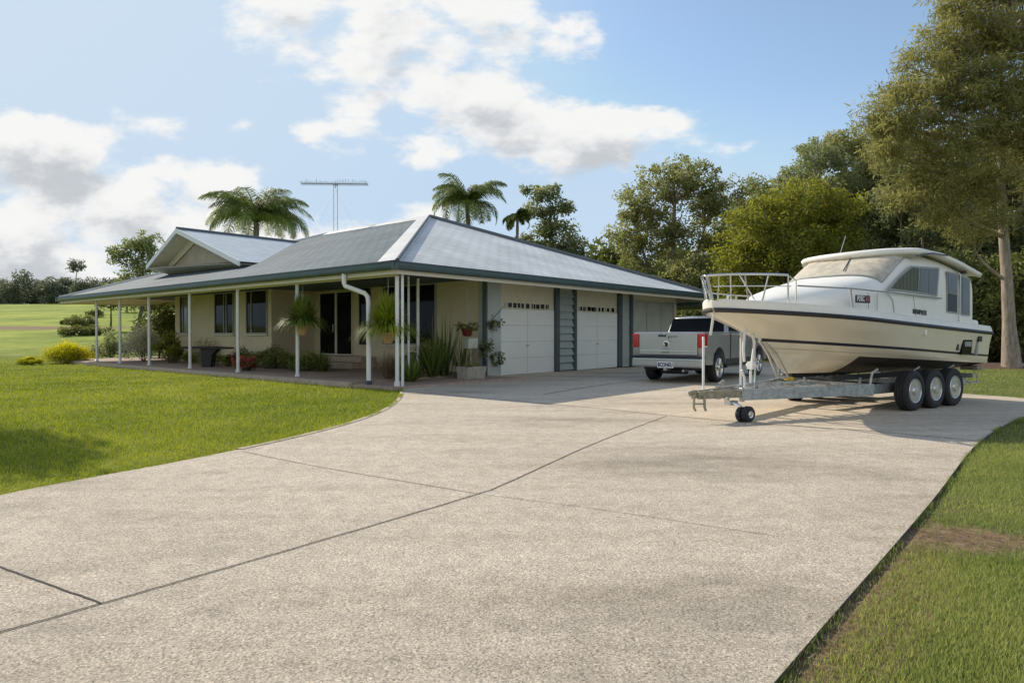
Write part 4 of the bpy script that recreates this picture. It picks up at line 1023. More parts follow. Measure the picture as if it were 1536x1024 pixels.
# hull fittings
def hull_w(s, z):
    ws = []; 
    for l in LV[1:]:
        ws.append((np.interp(s, [p[0] for p in l], [p[2] for p in l]), np.interp(s, [p[0] for p in l], [p[1] for p in l])))
    ws.sort(); return np.interp(z, [a for a, b in ws], [b for a, b in ws])
def hull_box(name, s0, s1, z0, z1, m, out=.02, sl=0.0, parent=None):
    w = hull_w((s0+s1)/2, (z0+z1)/2)
    mb = MB(); mb.prism([(s0, z0), (s1, z0), (s1+sl, z1), (s0+sl, z1)], w-.03, w+out, lambda p, t: (p[0], -t, p[1])); return mb.build(name, m, parent or boat, bevel=.004)
hull_box('cleat', 3.92, 3.98, 1.27, 1.36, M_CHROME, .03); hull_box('hull_port', 5.42, 5.80, .92, 1.245, M_CARGLASS, .022, .05); hull_box('hull_port', 5.52, 5.78, 1.06, 1.15, M_FRAME, .027)
hull_box('vent_slot', 5.27, 5.33, 1.0, 1.11, M_BLACK, .016); hull_box('strap_bracket', 6.0, 6.07, .90, 1.24, M_FRAME, .02, .06); hull_box('strap_buckle', 6.02, 6.16, 1.15, 1.25, M_BLACK, .03)
mb = MB(); mb.tube([(5.95, -.6, 2.56), (5.95, -.6, 2.66), (5.98, -.6, 2.70), (6.05, -.6, 2.70), (6.08, -.6, 2.62)], .012, 6); mb.build('roof_hook', M_WHITE, boat)
mb = MB(); mb.tube([(4.6, .7, 2.74), (4.95, .75, 3.25)], .006, 5); mb.build('whip_aerial', M_GALV, boat)

def text_part(txt, size, m, parent, loc, rot, name='lettering', bold=0.0, sx=1.0, depth=.002):
    cu = bpy.data.curves.new('lettering', 'FONT'); cu.body = txt; cu.size = size; cu.extrude = depth; cu.offset = bold; cu.align_x = 'CENTER'; cu.align_y = 'CENTER'
    t = bpy.data.objects.new('lettering', cu); COL.objects.link(t)
    bpy.context.view_layer.update()
    dg = bpy.context.evaluated_depsgraph_get(); me = bpy.data.meshes.new_from_object(t.evaluated_get(dg))
    bpy.data.objects.remove(t); me.materials.clear()
    o = link_mesh(name, me, m, parent); o.location = loc; o.rotation_euler = rot; o.scale = (sx, 1, 1)
    return o
# name board and lettering on the cabin side; letters face the near side (-y)
wS = 1.0
mb = MB(); mb.box(2.04, 2.46, -1.075, -1.06, 1.775, 1.895)
nb = mb.build('name_board', M_BLACK, boat, bevel=.01)
text_part('POEC', .115, M_WHITE, nb, (2.18, -1.077, 1.837), (R(90), 0, 0), bold=.002, sx=.74)
text_part('AY', .115, M_RED, nb, (2.375, -1.077, 1.837), (R(90), 0, 0), bold=.002, sx=.74)
text_part('MEMPADS', .115, M_CAR_DARK, boat, (3.92+.28, -1.008, 1.665), (R(90), R(3), 0), bold=.003, sx=.95)

# trailer
tra = empty('boat_trailer', BOAT_LOC, BOAT_RZ, 'long galvanised triple axle trailer carrying the cabin cruiser', 'trailer')
def beam(mb, a, b, h0, h1, w, mi=0):
    a = Vector(a); b = Vector(b); t = (b-a).normalized(); n = Vector((-t.y, t.x, 0)).normalized()*w/2
    vs = []
    for p in (a, b):
        for s in (-1, 1):
            for z in (h0, h1): vs.append(p+n*s+Vector((0, 0, z)))
    mb.add(vs, [(0, 1, 3, 2), (4, 6, 7, 5), (0, 4, 5, 1), (2, 3, 7, 6), (1, 5, 7, 3), (0, 2, 6, 4)], mi)
for side in (1, -1):
    mb = MB(); beam(mb, (-.36, -.05*side, 0), (.42, -.22*side, 0), .335, .45, .05, 1); beam(mb, (.42, -.22*side, 0), (2.9, -.84*side, 0), .29, .46, .06); beam(mb, (2.9, -.84*side, 0), (6.3, -.86*side, 0), .30, .46, .06)
    beam(mb, (.40, -.2155*side, 0), (.45, -.2285*side, 0), .27, .48, .075); beam(mb, (2.55, -.753*side, 0), (2.95, -.852*side, 0), .275, .475, .074)
    mb.build('rail', [M_STEEL, M_STEELOLD], tra, bevel=.006)
mb = MB()
for s in (.9, 1.7, 2.6, 3.4, 4.9, 6.2): w = np.interp(s, [0, .42, 2.9, 6.5], [.12, .22, .84, .86])-.03; beam(mb, (s, -w, 0), (s, w, 0), .36, .44, .07)
mb.build('cross_member', M_STEEL, tra)
for side in (1, -1):
    mb = MB(); beam(mb, (2.6, -.42*side, 0), (6.45, -.55*side, 0), .52, .60, .09); mb.build('bunk', M_BLACK, tra)
    for s in (3.2, 4.6, 5.9):
        mb = MB(); mb.tube([(s, -.5*side, .42), (s, -.52*side, .55)], .025, 6); mb.build('bunk_bracket', M_STEEL, tra)
        mb = MB(); mb.tube([(s-.3, -.84*side, .44), (s-.26, -.86*side, .66), (s-.22, -.93*side, .72)], .022, 6); mb.build('side_guide', M_STEEL, tra)
mb = MB(); mb.box(-.44, -.34, -.045, .045, .37, .43); mb.tube([(-.48, 0, .42), (-.40, 0, .44), (-.32, 0, .43)], .032, 8)
mb.tube([(-.44, -.05, .40), (-.46, -.06, .22), (-.42, -.06, .17)], .018, 6); mb.tube([(-.30, -.12, .38), (-.31, -.13, .22), (-.28, -.13, .17)], .02, 6); mb.tube([(-.44, -.055, .27), (-.30, -.12, .27)], .012, 6)
mb.build('coupler', M_STEELOLD, tra, smooth=50)
def wheel(parent, s, w, r, width, rim_r, hubm=M_CHROME, side=1, spokes=0):
    """tyre with rounded shoulders, dished rim; axis along y"""
    mb = MB(); y0 = -w*side
    k = width/2
    prof = [(rim_r, -k*.85), (rim_r+.03, -k), (r-.06, -k*1.02), (r-.02, -k*.9), (r-.002, -k*.7), (r-.001, -k*.42), (r-.012, -k*.40), (r-.012, -k*.34), (r, -k*.32), (r, -k*.04), (r-.012, -k*.03), (r-.012, k*.03), (r, k*.04), (r, k*.32), (r-.012, k*.34), (r-.012, k*.40), (r-.001, k*.42), (r-.002, k*.7), (r-.02, k*.9), (r-.06, k*1.02), (rim_r+.03, k), (rim_r, k*.85)]
    root = mb.lathe(prof, (s, y0, r), 'y', 40, caps=False).build('wheel', M_RUBBER, parent, smooth=35)
    mb = MB(); o = -side
    for ring in (r-.012, ):
        pass
    pr = [(rim_r+.006, .84*k), (rim_r-.006, .98*k), (rim_r-.018, .92*k), (rim_r*.86, .45*k), (rim_r*.74, .30*k), (rim_r*.62, .42*k), (rim_r*.44, .52*k), (rim_r*.38, .9*k), (rim_r*.3, 1.02*k), (.0, 1.05*k)]
    mb.lathe([(a, b*o) for a, b in pr], (s, y0, r), 'y', 32); mb.build('rim', hubm, root, smooth=35)
    mb = MB()
    for i in range(10 if not spokes else spokes):
        a = 2*math.pi*i/(10 if not spokes else spokes)
        if spokes:
            c, sn = math.cos(a), math.sin(a)
            p0 = Vector((s+c*rim_r*.25, y0+o*k*.78, r+sn*rim_r*.25)); p1 = Vector((s+c*rim_r*.95, y0+o*k*.86, r+sn*rim_r*.95)); mb.tube([p0, p1], [.035, .026], 6)
        else:
            mb.lathe([(.017, .36*k*o), (.017, .47*k*o)], (s+math.cos(a)*rim_r*.58, y0, r+math.sin(a)*rim_r*.58), 'y', 8)
    mb.build('spoke' if spokes else 'wheel_nut', hubm if spokes else M_BLACK, root)
    return root
for side in (1, -1):
    for s in (3.74, 4.47, 5.19): wheel(tra, s, 1.06, .34, .22, .205, M_RIM, side=side)
mb = MB()
for s in (3.74, 4.47, 5.19): mb.tube([(s, -1.0, .34), (s, 1.0, .34)], .035, 8)
mb.build('axle', M_BLACK, tra)
# jockey wheel on a swivel bracket by the near rail
jw = MB(); jw.lathe([(.05, -.045), (.1, -.05), (.118, -.03), (.118, .03), (.1, .05), (.05, .045)], (.24, -.47, .118), 'y', 28)
j = jw.build('jockey_wheel', M_RUBBER, tra, smooth=40)
mb = MB(); mb.lathe([(.055, -.052), (.05, -.056), (.03, -.05), (.022, -.06), (.0, -.06)], (.24, -.47, .118), 'y', 20); mb.build('rim', M_CHROME, j, smooth=40)
jw = MB(); jw.lathe([(.05, -.03), (.1, -.035), (.112, -.02), (.112, .02), (.1, .035), (.05, .03)], (.20, -.385, .112), 'y', 24); jw.build('jockey_wheel', M_RUBBER, tra, smooth=40)
mb = MB(); mb.tube([(.24, -.53, .12), (.24, -.38, .12)], .014, 8); mb.tube([(.22, -.42, .14), (.20, -.36, .23), (.16, -.26, .27)], .022, 8); mb.tube([(.10, -.20, .24), (.10, -.20, .36)], .04, 10)
mb.box(.08, .26, -.28, -.2, .24, .30); mb.build('jockey_bracket', M_CHROME, tra, smooth=40)
# winch post with bow hook, guide poles and keel guard
mb = MB(); mb.tube([(.88, -.05, .44), (.87, -.05, .72), (.93, -.05, 1.0), (.96, -.05, 1.16), (.9, -.05, 1.28)], .021, 8); mb.tube([(.64, -.12, .44), (.62, -.12, .62), (.55, -.12, .74)], .018, 8)
mb.tube([(.72, -.04, .86), (.70, -.04, 1.06), (.72, -.04, 1.30), (.78, -.04, 1.42), (.86, -.04, 1.42), (.98, -.04, 1.34), (1.12, -.04, 1.20)], [.02, .022, .026, .03, .032, .034, .026], 8)
mb.box(.84, .93, -.1, .0, .74, .86); mb.tube([(.88, -.13, .8), (.88, .03, .8)], .03, 10); mb.build('winch_post', M_WHITE, tra, smooth=50)
mb = MB(); mb.tube([(1.1, -.02, 1.23), (1.35, -.03, .95), (1.55, -.05, .60), (1.86, -.06, .57)], .022, 8); mb.tube([(1.14, -.05, 1.23), (1.5, -.08, .95), (1.86, -.06, .57)], .02, 8)
mb.tube([(1.02, .02, 1.24), (1.08, .02, .8), (1.05, .02, .44)], .022, 8); mb.build('keel_guard', M_CHROME, tra, smooth=50)
mb = MB(); mb.box(1.78, 1.94, -.10, -.02, .535, .575); mb.tube([(1.86, -.09, .57), (1.88, -.12, .48), (1.87, -.12, .44)], .028, 8); mb.build('keel_strap', M_YELLOW, tra)
for (s, w, z1, m) in ((.15, -.28, 1.24, M_POST), (1.22, -.40, 1.34, M_POST)):
    mb = MB(); mb.tube([(s, -w, .40), (s, -w, z1-.05), (s+.03, -w+.03, z1)], .019, 8); mb.box(s-.05, s+.05, -w-.15 if w < 0 else -w, -w+.02 if w < 0 else -w+.15, .38, .44); mb.build('guide_pole', m, tra, smooth=50)
mb = MB(); mb.tube([(.05, .0, 1.62), (.28, .25, 1.28)], .02, 6); mb.build('bow_strut', M_POST, tra, smooth=50)
mb = MB()
for k_ in range(8):
    s = .55+.25*k_; w = np.interp(s, [0, .42, 2.9], [.12, .22, .84])-.1
    mb.box(s, s+.12, -w*random.uniform(.3, 1), -w*.1, .465, .465+random.uniform(.02, .07))
mb.tube([(.55, -.2, .5), (1.0, .05, .52), (1.7, -.3, .5), (2.4, -.2, .49)], .014, 6); mb.tube([(.3, .1, .52), (.5, .18, .56), (.52, .2, .48)], .022, 6)
mb.build('drawbar_fittings', M_STEEL, tra)
mb = MB(); mb.box(6.28, 6.36, -1.0, 1.0, .46, .54); mb.tube([(6.3, -.86, .42), (6.42, -.9, .35), (6.7, -.95, .36)], .018, 6); mb.tube([(6.6, -.95, .36), (6.62, -.95, .50), (6.5, -.93, .58)], .01, 5); mb.build('rear_bar', M_STEEL, tra)
mb = MB(); mb.box(6.37, 6.62, -1.05, -.75, .60, .68); mb.build('tail_lamp', M_STEELOLD, tra, bevel=.01)

# ------------------------------------------------------------------ pickup truck: local x right, y forward
TL = (4.06, 17.55, 0.0)
tk = empty('pickup_truck', TL, R(-36), 'silver pickup truck parked tail outward before the far garage windows', 'pickup truck')
RW, FW, WR = 1.12, 4.75, .39
def arch(cx, r, z, n=10): return [(cx+r*math.cos(a), z+r*math.sin(a)) for a in np.linspace(0, math.pi, n)]
low = .50
prof = [(.10, low)] + arch(RW, .48, low-.02)[::-1] + arch(FW, .48, low-.02)[::-1] + [(5.55, low), (5.62, .75), (5.58, 1.0), (5.2, 1.10), (4.0, 1.16), (3.9, 1.33), (1.9, 1.345), (.08, 1.335), (.03, 1.2), (.05, .8)]
mb = MB()
tw = [(-.95, .0), (-.99, .35), (-.99, .35)]
# body sides: a shell of slices so shoulders round over
sl_ = [(-.90, 1.0, .06), (-.965, .97, .02), (-.99, .90, .0)]
def body(mb, xs_z):
    n = len(prof); rows = []
    for (x, sc) in xs_z: rows.append([(x, y + (0), z if z < .8 else .8+(z-.8)*sc) for y, z in prof])
    vs = [p for r in rows for p in r]; fs = []
    for i in range(len(rows)-1):
        for k_ in range(n): fs.append((i*n+k_, i*n+(k_+1) % n, (i+1)*n+(k_+1) % n, (i+1)*n+k_))
    fs += [tuple(range(n)), tuple(range((len(rows)-1)*n, len(rows)*n))]
    mb.add(vs, fs)
body(mb, [(-.975, .86), (-.99, .90), (-.965, .97), (-.90, 1.0), (.90, 1.0), (.965, .97), (.99, .90), (.975, .86)])
mb.build('body', M_SILVER, tk, smooth=30)
# cab greenhouse
cabv = lambda x, y, z: (x, y, z)
def loft(mb, loops):
    n = len(loops[0]); vs = [p for l in loops for p in l]; fs = []
    for i in range(len(loops)-1):
        for k_ in range(n): fs.append((i*n+k_, i*n+(k_+1) % n, (i+1)*n+(k_+1) % n, (i+1)*n+k_))
    fs += [tuple(range(n))[::-1], tuple(range((len(loops)-1)*n, len(loops)*n))]; mb.add(vs, fs)
def rr(x, y0, y1, z, c=.12):
    return [(-x+c, y0, z), (x-c, y0, z), (x, y0+c, z), (x, y1-c, z), (x-c, y1, z), (-x+c, y1, z), (-x, y1-c, z), (-x, y0+c, z)]
mb = MB(); loft(mb, [rr(.90, 2.0, 4.35, 1.30), rr(.84, 2.10, 4.0, 1.55), rr(.77, 2.22, 3.55, 1.76, .16), rr(.66, 2.36, 3.35, 1.80, .18)])
cabm = mb.build('cab', M_SILVER, tk, smooth=40)
mb = MB(); mb.add([(-.80, 2.0, 1.36), (.80, 2.0, 1.36), (.735, 2.16, 1.735), (-.735, 2.16, 1.735), (-.80, 2.06, 1.36), (.80, 2.06, 1.36), (.735, 2.22, 1.735), (-.735, 2.22, 1.735)], [(0, 1, 2, 3), (4, 7, 6, 5), (0, 4, 5, 1), (2, 6, 7, 3), (1, 5, 6, 2), (0, 3, 7, 4)])
mb.build('rear_window', M_CARGLASS, tk)
for sx in (1, -1):
    for (a0, a1, b0, b1) in ((2.22, 3.02, 2.36, 3.0), (3.08, 4.0, 3.06, 3.55)):
        mb = MB(); mb.add([(sx*.905, a0, 1.37), (sx*.905, a1, 1.37), (sx*.815, b1, 1.71), (sx*.815, b0, 1.71)], [(0, 1, 2, 3)]); mb.build('side_window', M_CARGLASS, tk)
mb = MB(); mb.add([(-.78, 4.34, 1.36), (.78, 4.34, 1.36), (.70, 3.72, 1.73), (-.70, 3.72, 1.73)], [(0, 1, 2, 3)]); mb.build('windscreen', M_CARGLASS, tk)
# tailgate with pressed lower lip
mb = MB(); mb.box(-.80, .80, -.015, .03, .735, 1.335); tg = mb.build('tailgate', M_SILVER, tk, bevel=.03, segs=3)
mb = MB(); mb.box(-.78, .78, -.03, -.012, .83, .865); mb.build('tailgate_lip', M_CHROME, tg, bevel=.008)
text_part('ahbet', .09, M_CAR_DARK, tg, (-.14, -.018, 1.245), (R(90), 0, 0), bold=.006, sx=1.1)
text_part('gorm', .10, M_CAR_DARK, tg, (.15, -.018, 1.222), (R(90), 0, 0), sx=1.25)
mb = MB(); mb.lathe([(.085, -.016), (.085, -.022), (.07, -.024), (.07, -.018)], (-.03, 0, 1.02), 'y', 24); mb.build('badge_ring', M_CHROME, tg)
mb = MB(); mb.prism([(-.06, .03), (-.035, .06), (.01, .055), (.03, .03), (.06, .045), (.055, -.01), (.03, -.06), (-.02, -.065), (-.05, -.03), (-.02, -.005)], -.017, -.021, lambda p, t: (p[0]-.03, t, p[1]+1.02)); mb.build('badge', M_CAR_DARK, tg)
mb = MB(); mb.box(-.02, .15, -.019, -.016, 1.093, 1.099); mb.build('badge_line', M_CAR_DARK, tg)
text_part('Dort', .08, M_FRAME, tg, (-.03, -.018, .90), (R(90), 0, 0)); mb = MB(); mb.box(-.14, .06, -.033, -.029, .80, .815); mb.build('badge_line', M_CAR_DARK, tg)
for sx in (1, -1):
    mb = MB(); x0, x1 = (.815, .996) if sx > 0 else (-.996, -.815)
    mb.box(x0, x1, -.012, .24, .93, 1.30); mb.build('tail_light', M_RED, tk, bevel=.035, segs=3)
    mb = MB(); mb.box(*( (.83, .999) if sx > 0 else (-.999, -.83)), .004, .2, .945, .985); mb.build('reverse_lamp', M_PLATE, tk, bevel=.008)
mb = MB(); mb.box(-.99, .99, -.08, .12, .66, .715); mb.build('bumper_pad', M_CAR_DARK, tk, bevel=.015)
mb = MB(); mb.box(-.98, .98, -.10, .10, .42, .66); bmp = mb.build('rear_bumper', M_SILVER, tk, bevel=.05, segs=3)
mb = MB(); mb.box(-.86, .86, -.112, -.08, .60, .645); mb.build('chrome_strip', M_CHROME, bmp, bevel=.012)
mb = MB(); mb.box(-.235, .215, -.125, -.103, .405, .565); pl = mb.build('number_plate', M_PLATE, tk, bevel=.01)
text_part('BCONEU', .14, M_NAVY, pl, (-.01, -.127, .485), (R(90), 0, 0), bold=.004, sx=.72)
mb = MB()
for sx in (1, -1):
    x0, x1 = (.93, .985) if sx > 0 else (-.985, -.93)
    mb = MB(); mb.box(x0, x1, 1.65, 4.22, .44, .62); mb.build('sill_trim', M_CAR_DARK, tk, bevel=.02)
for sx in (.98, -.98): mb = MB(); mb.tube([(sx, 1.65, .40), (sx, 4.2, .40)], .04, 8); mb.build('side_step', M_CHROME, tk)
mb = MB(); mb.box(-.8, .8, .3, 5.2, .34, .52); mb.tube([(-.3, .35, .33), (.4, .35, .33)], .10, 10); mb.tube([(-.95, RW, WR), (.95, RW, WR)], .08, 8); mb.build('chassis', M_BLACK, tk)
mb = MB(); mb.tube([(.45, -.06, .34), (.45, .6, .36)], .035, 8); mb.box(-.04, .04, -.16, .1, .34, .41); mb.build('tow_hitch', M_STEEL, tk)
for y in (2.75, 3.72): mb = MB(); mb.box(.985, 1.02, y, y+.2, 1.13, 1.17); mb.build('door_handle', M_SILVER, tk)
for y in (2.05, 3.03): mb = MB(); mb.box(.97, .994, y, y+.015, .62, 1.31); mb.build('door_seam', M_CAR_DARK, tk)
for sx in (1.055, -1.055): mb = MB(); mb.box(sx-.105, sx+.105, 3.9, 4.02, 1.32, 1.52); mb.build('wing_mirror', M_CAR_DARK, tk, bevel=.03)
def twheel(x, y, side):
    w = wheel(tk, 0, 0, WR, .27, .27, M_CHROME, side, spokes=6)
    # built about local x/y: turn a quarter so the axle lies across the truck
    w.rotation_euler = (0, 0, R(90)); w.location = (x, y, 0)
for (x, y) in ((.86, RW), (.86, FW)): twheel(x, y, 1)
for (x, y) in ((-.86, RW), (-.86, FW)): twheel(x, y, -1)

# ------------------------------------------------------------------ veranda furniture and potted plants
def hv(px, u):
    """distance along the veranda where sight line px meets the line u"""
    kx = (px-768)/FOC; s, c = math.sin(R(40.5)), math.cos(R(40.5))
    return (-2.73+s*u-kx*(15.98+c*u))/(c+s*kx)
T = empty('garden_table', hw(.9, hv(311, .9), .1), R(6), 'black cantilevered slab table standing on the veranda paving', 'table')
mb = MB(); mb.prism([(-.85, .66), (.85, .64), (.85, .70), (.3, .73), (-.85, .73)], -.3, .3, lambda p, t: (p[0], t, p[1])); mb.build('table_top', M_BLACK, T, bevel=.012)
mb = MB(); mb.prism([(-.12, 0), (.18, 0), (.24, .45), (.42, .645), (-.16, .65)], -.24, .24, lambda p, t: (p[0], t, p[1])); mb.build('leg', M_BLACK, T, bevel=.012)
mb = MB(); mb.tube([(.28, -.2, .02), (.28, -.2, .2), (.42, -.2, .2), (.42, -.2, .02)], .015, 6); mb.build('foot', M_BLACK, T)
# low black fence at the far end of the veranda
F_ = empty('low_fence', hw(3.2, 18.4, .1), R(49.5), 'low black wire fence across the end of the veranda bed', 'fence')
mb = MB(); mb.box(-.03, .03, 0, 5.2, .52, .60); mb.box(-.02, .02, 0, 5.2, .12, .16); mb.build('rail', M_BLACK, F_)
for i in range(6): mb = MB(); mb.box(-.04, .04, i*1.02, i*1.02+.07, 0, .66); mb.build('post', M_BLACK, F_)
mb = MB()
for i in range(48): mb.box(-.006, .006, .08+i*.106, .092+i*.106, .16, .52)
mb.build('wire_infill', M_BLACK, F_)

def basket(label, loc, rad, lng, n, mats, tint, flowers=False):
    b = empty('hanging_basket', loc, 0, label, 'hanging basket')
    mb = MB(); mb.lathe([(.02, -.26), (.09, -.25), (.15, -.14), (.17, 0), (.185, .01), (.185, .03), (.15, .03)], (0, 0, 0), 'z', 18); mb.build('pot', M_TERRA, b, smooth=40)
    V1_, F1_, t1 = blades((0, 0, 0), lng, .036, .80, n, 1.25, tint-.08, 7, 1.15)
    V2_, F2_, t2 = blades((0, 0, .05), lng*.85, .045, .6, n//2, .85, tint+.12, 7, 1.15)
    V, F, t = join_np([(V1_, F1_, t1), (V2_, F2_, t2)])
    np_mesh('foliage', V, F, t, LEAF[mats], b)
    mb = MB()
    for a in (0, 2.1, 4.2): mb.tube([(math.cos(a)*.18, math.sin(a)*.18, .02), (0, 0, .95)], .005, 4)
    mb.tube([(0, 0, .95), (0, 0, 2.62-loc[2]+.02)], .005, 4); mb.build('chain', M_GALV, b)
basket('spider plant in a pale basket on the second veranda post from the corner', hw(.02, 4.06, 1.50), .19, 1.0, 1000, 'strap', .5)
basket('lime green spider plant in a tan basket between downpipe and corner post', hw(.12, .48, 1.30), .2, 1.12, 1150, 'limestrap', .45)

# beds: shrubs and grasses, each set out by its place along the wall
def bed(px, u, **kw): p = hw(u, hv(px, u), .1); return p
shrub('grey_shrub', 'tall silvery grey shrub at the open end of the veranda', hw(1.2, hv(216, 1.2), .1), 1.0, 1.85, 6500, (.09, .035), 'grey', tint=.55, lumps=14)
shrub('round_shrub', 'olive green shrub between silvery shrub and house wall', hw(1.3, hv(255, 1.3), .1), .62, 1.5, 2600, (.09, .045), 'bright', tint=.35)
shrub('dark_bush', 'large dark bush behind the silvery shrub beyond the veranda', at(246, 34, 0.05), 1.5, 3.4, 5200, (.16, .08), 'dark', tint=.3, lumps=16)
shrub('round_shrub', 'dark green shrub beside the second post from the left end', at(166, 34.5, 0), 1.0, 1.6, 2600, (.12, .06), 'gum', tint=.5)
shrub('round_shrub', 'brownish low shrub behind the leftmost veranda post', at(146, 33, 0), .55, .8, 1200, (.09, .04), 'olive', tint=.35)
shrub('low_shrub', 'low mixed shrub left of the black table', hw(1.75, hv(262, 1.75), .1), .55, .6, 1500, (.08, .04), 'olive', tint=.5)
shrub('low_shrub', 'yellowish low shrub under the narrow window', hw(1.9, hv(284, 1.9), .1), .4, .5, 1000, (.07, .035), 'bright', tint=.35)
shrub('low_shrub', 'brown tinged shrub behind the black table end', hw(1.7, hv(318, 1.7), .1), .5, .55, 1400, (.07, .035), 'olive', tint=.6)
shrub('low_shrub', 'small yellow green shrub right of the black table', hw(1.6, hv(341, 1.6), .1), .4, .42, 900, (.07, .035), 'bright', tint=.3)
shrub('wiry_shrub', 'wiry dark shrub against the wall below the paired windows', hw(2.2, hv(310, 2.2), .1), .8, 1.05, 900, (.08, .03), 'dark', tint=.6)
strappy('grass_clump', 'dark strappy clump behind the red flowering plant', hw(1.7, hv(375, 1.7), .1), .75, .03, 130, 'strap', tint=.2)
shrub('low_shrub', 'dark green mound right of the red flowers', hw(1.8, hv(396, 1.8), .1), .6, .6, 1900, (.09, .04), 'dark', tint=.6)
shrub('low_shrub', 'dark green mound between red flowers and second post', hw(1.9, hv(424, 1.9), .1), .65, .62, 1900, (.1, .04), 'dark', tint=.5)
shrub('low_shrub', 'leafy dark shrub just left of the door step', hw(1.9, hv(462, 1.9), .1), .62, .62, 2000, (.11, .035), 'dark', tint=.6)
strappy('grass_clump', 'spiky clump beside the step behind the spider plant basket', hw(1.8, hv(484, 1.8), .1), .85, .03, 120, 'strap', tint=.2)
rf_ = empty('flowering_plant', hw(.55, hv(368, .55), .1), 0, 'red flowering plant in a small dark pot on the veranda paving', 'plant')
mb = MB(); mb.lathe([(.12, 0), (.16, .17), (.165, .19), (.13, .19)], (.03, 0, 0), 'z', 16); mb.build('pot', M_CAR_DARK, rf_, smooth=40)
C_ = np.array([(random.uniform(-.3, .25), random.uniform(-.25, .25), random.uniform(.12, .40)) for _ in range(30)])
V, F, t = leaves(C_, .1, 50, .06, .05); np_mesh('blooms', V, F, t, LEAF['red'], rf_)
V, F, t = leaves(C_*np.array([1, 1, .8]), .12, 18, .08, .03); np_mesh('foliage', V, F, t, LEAF['strap'], rf_)
shrub('low_shrub', 'purplish red leafed shrub between table and red flowers', hw(1.9, hv(352, 1.9), .1), .45, .5, 1300, (.07, .035), 'red', tint=.1)
shrub('low_shrub', 'mid green mound behind the first post right of the table', hw(2.1, hv(362, 2.1), .1), .5, .75, 1500, (.09, .04), 'gum', tint=.4)
shrub('low_shrub', 'leafy green mound against the wall left of the spider plant', hw(2.1, hv(412, 2.1), .1), .6, .8, 1700, (.1, .04), 'gum', tint=.35)
shrub('low_shrub', 'loose dark shrub below the large window by the slim posts', hw(3.3, 2.6, .1), .7, 1.0, 1800, (.1, .04), 'dark', tint=.5)
strappy('grass_clump', 'arching fine leaved clump between the two slim posts', hw(1.9, 1.6, .1), .8, .03, 130, 'strap', tint=.3, spread=.8, arch=.7)
strappy('spiky_plant', 'sparse reaching stems against the plain wall by the red pot', hw(3.5, 1.3, .1), 1.35, .03, 40, 'strap', tint=.2, spread=.6, arch=.3, up=1.1)
# corner bed
strappy('grass_clump', 'thin dry grass clump under the lime green basket', hw(1.0, hv(582, 1.0), .1), .85, .016, 190, 'mulchdry', tint=.35, spread=.45, arch=.35)
strappy('grass_clump', 'fine green grass clump left of the corner post', hw(1.5, hv(592, 1.5), .1), .8, .018, 170, 'strap', tint=.35, spread=.5, arch=.4)
strappy('spiky_plant', 'wide grey green spiky plant right of the corner post', hw(1.25, 1.0, .0), .95, .045, 110, 'strap', tint=.45, spread=.85, arch=.5)
strappy('spiky_plant', 'tall dark leafy clump below the large front window', hw(2.4, 1.35, .1), 1.15, .045, 170, 'strap', tint=.2, spread=.6, arch=.35, up=1.1)
strappy('spiky_plant', 'upright narrow leaved plant near the planter trough', hw(2.9, 1.4, .1), 1.6, .05, 46, 'strap', tint=.15, spread=.35, arch=.15, up=1.1)
mb = MB(); 
st = empty('tall_stalk', hw(2.75, 1.75, .1), 0, 'single tall bare dark stalk rising against the plain wall', 'plant')
mb.tube([(0, 0, 0), (.01, 0, .9), (0, .01, 1.75)], [.035, .03, .012], 7); mb.build('stem', M_BARK_DARK, st, smooth=50)
V, F, t = leaves(np.array([(0, 0, .3), (0, 0, .6), (.05, 0, .9)]), .22, 40, .2, .05); np_mesh('foliage', V, F, t*.6, LEAF['dark'], st)
shrub('low_shrub', 'low ground plant at the foot of the plain wall', hw(3.3, .95, 0), .45, .4, 900, (.08, .035), 'olive', tint=.35)
tr_ = empty('planter_trough', hw(3.0, .45, .05), R(49.5), 'pale stone planter trough standing on the concrete beside the garage', 'planter')
mb = MB(); mb.add([(-.34, -.2, 0), (.34, -.2, 0), (.34, .2, 0), (-.34, .2, 0), (-.38, -.23, .34), (.38, -.23, .34), (.38, .23, .34), (-.38, .23, .34), (-.33, -.18, .34), (.33, -.18, .34), (.33, .18, .34), (-.33, .18, .34), (-.33, -.18, .27), (.33, -.18, .27), (.33, .18, .27), (-.33, .18, .27)],
    [(3, 2, 1, 0), (0, 1, 5, 4), (1, 2, 6, 5), (2, 3, 7, 6), (3, 0, 4, 7), (4, 5, 9, 8), (5, 6, 10, 9), (6, 7, 11, 10), (7, 4, 8, 11), (8, 9, 13, 12), (9, 10, 14, 13), (10, 11, 15, 14), (11, 8, 12, 15), (12, 13, 14, 15)])
mb.build('trough', M_TROUGH, tr_, bevel=.012)
V, F, t = leaves(np.array([(x, 0, .36) for x in np.linspace(-.25, .25, 7)]), .1, 26, .08, .04); np_mesh('foliage', V, F, t, LEAF['olive'], tr_)
mb = MB(); mb.box(-.25, .25, -.12, .12, 0, .26); o = mb.build('garden_block', M_TROUGH, None, bevel=.02); o.location = hw(3.35, .78, 0); o.rotation_euler = (0, 0, R(70)); tag(o, 'rough stone block behind the planter trough', 'block')
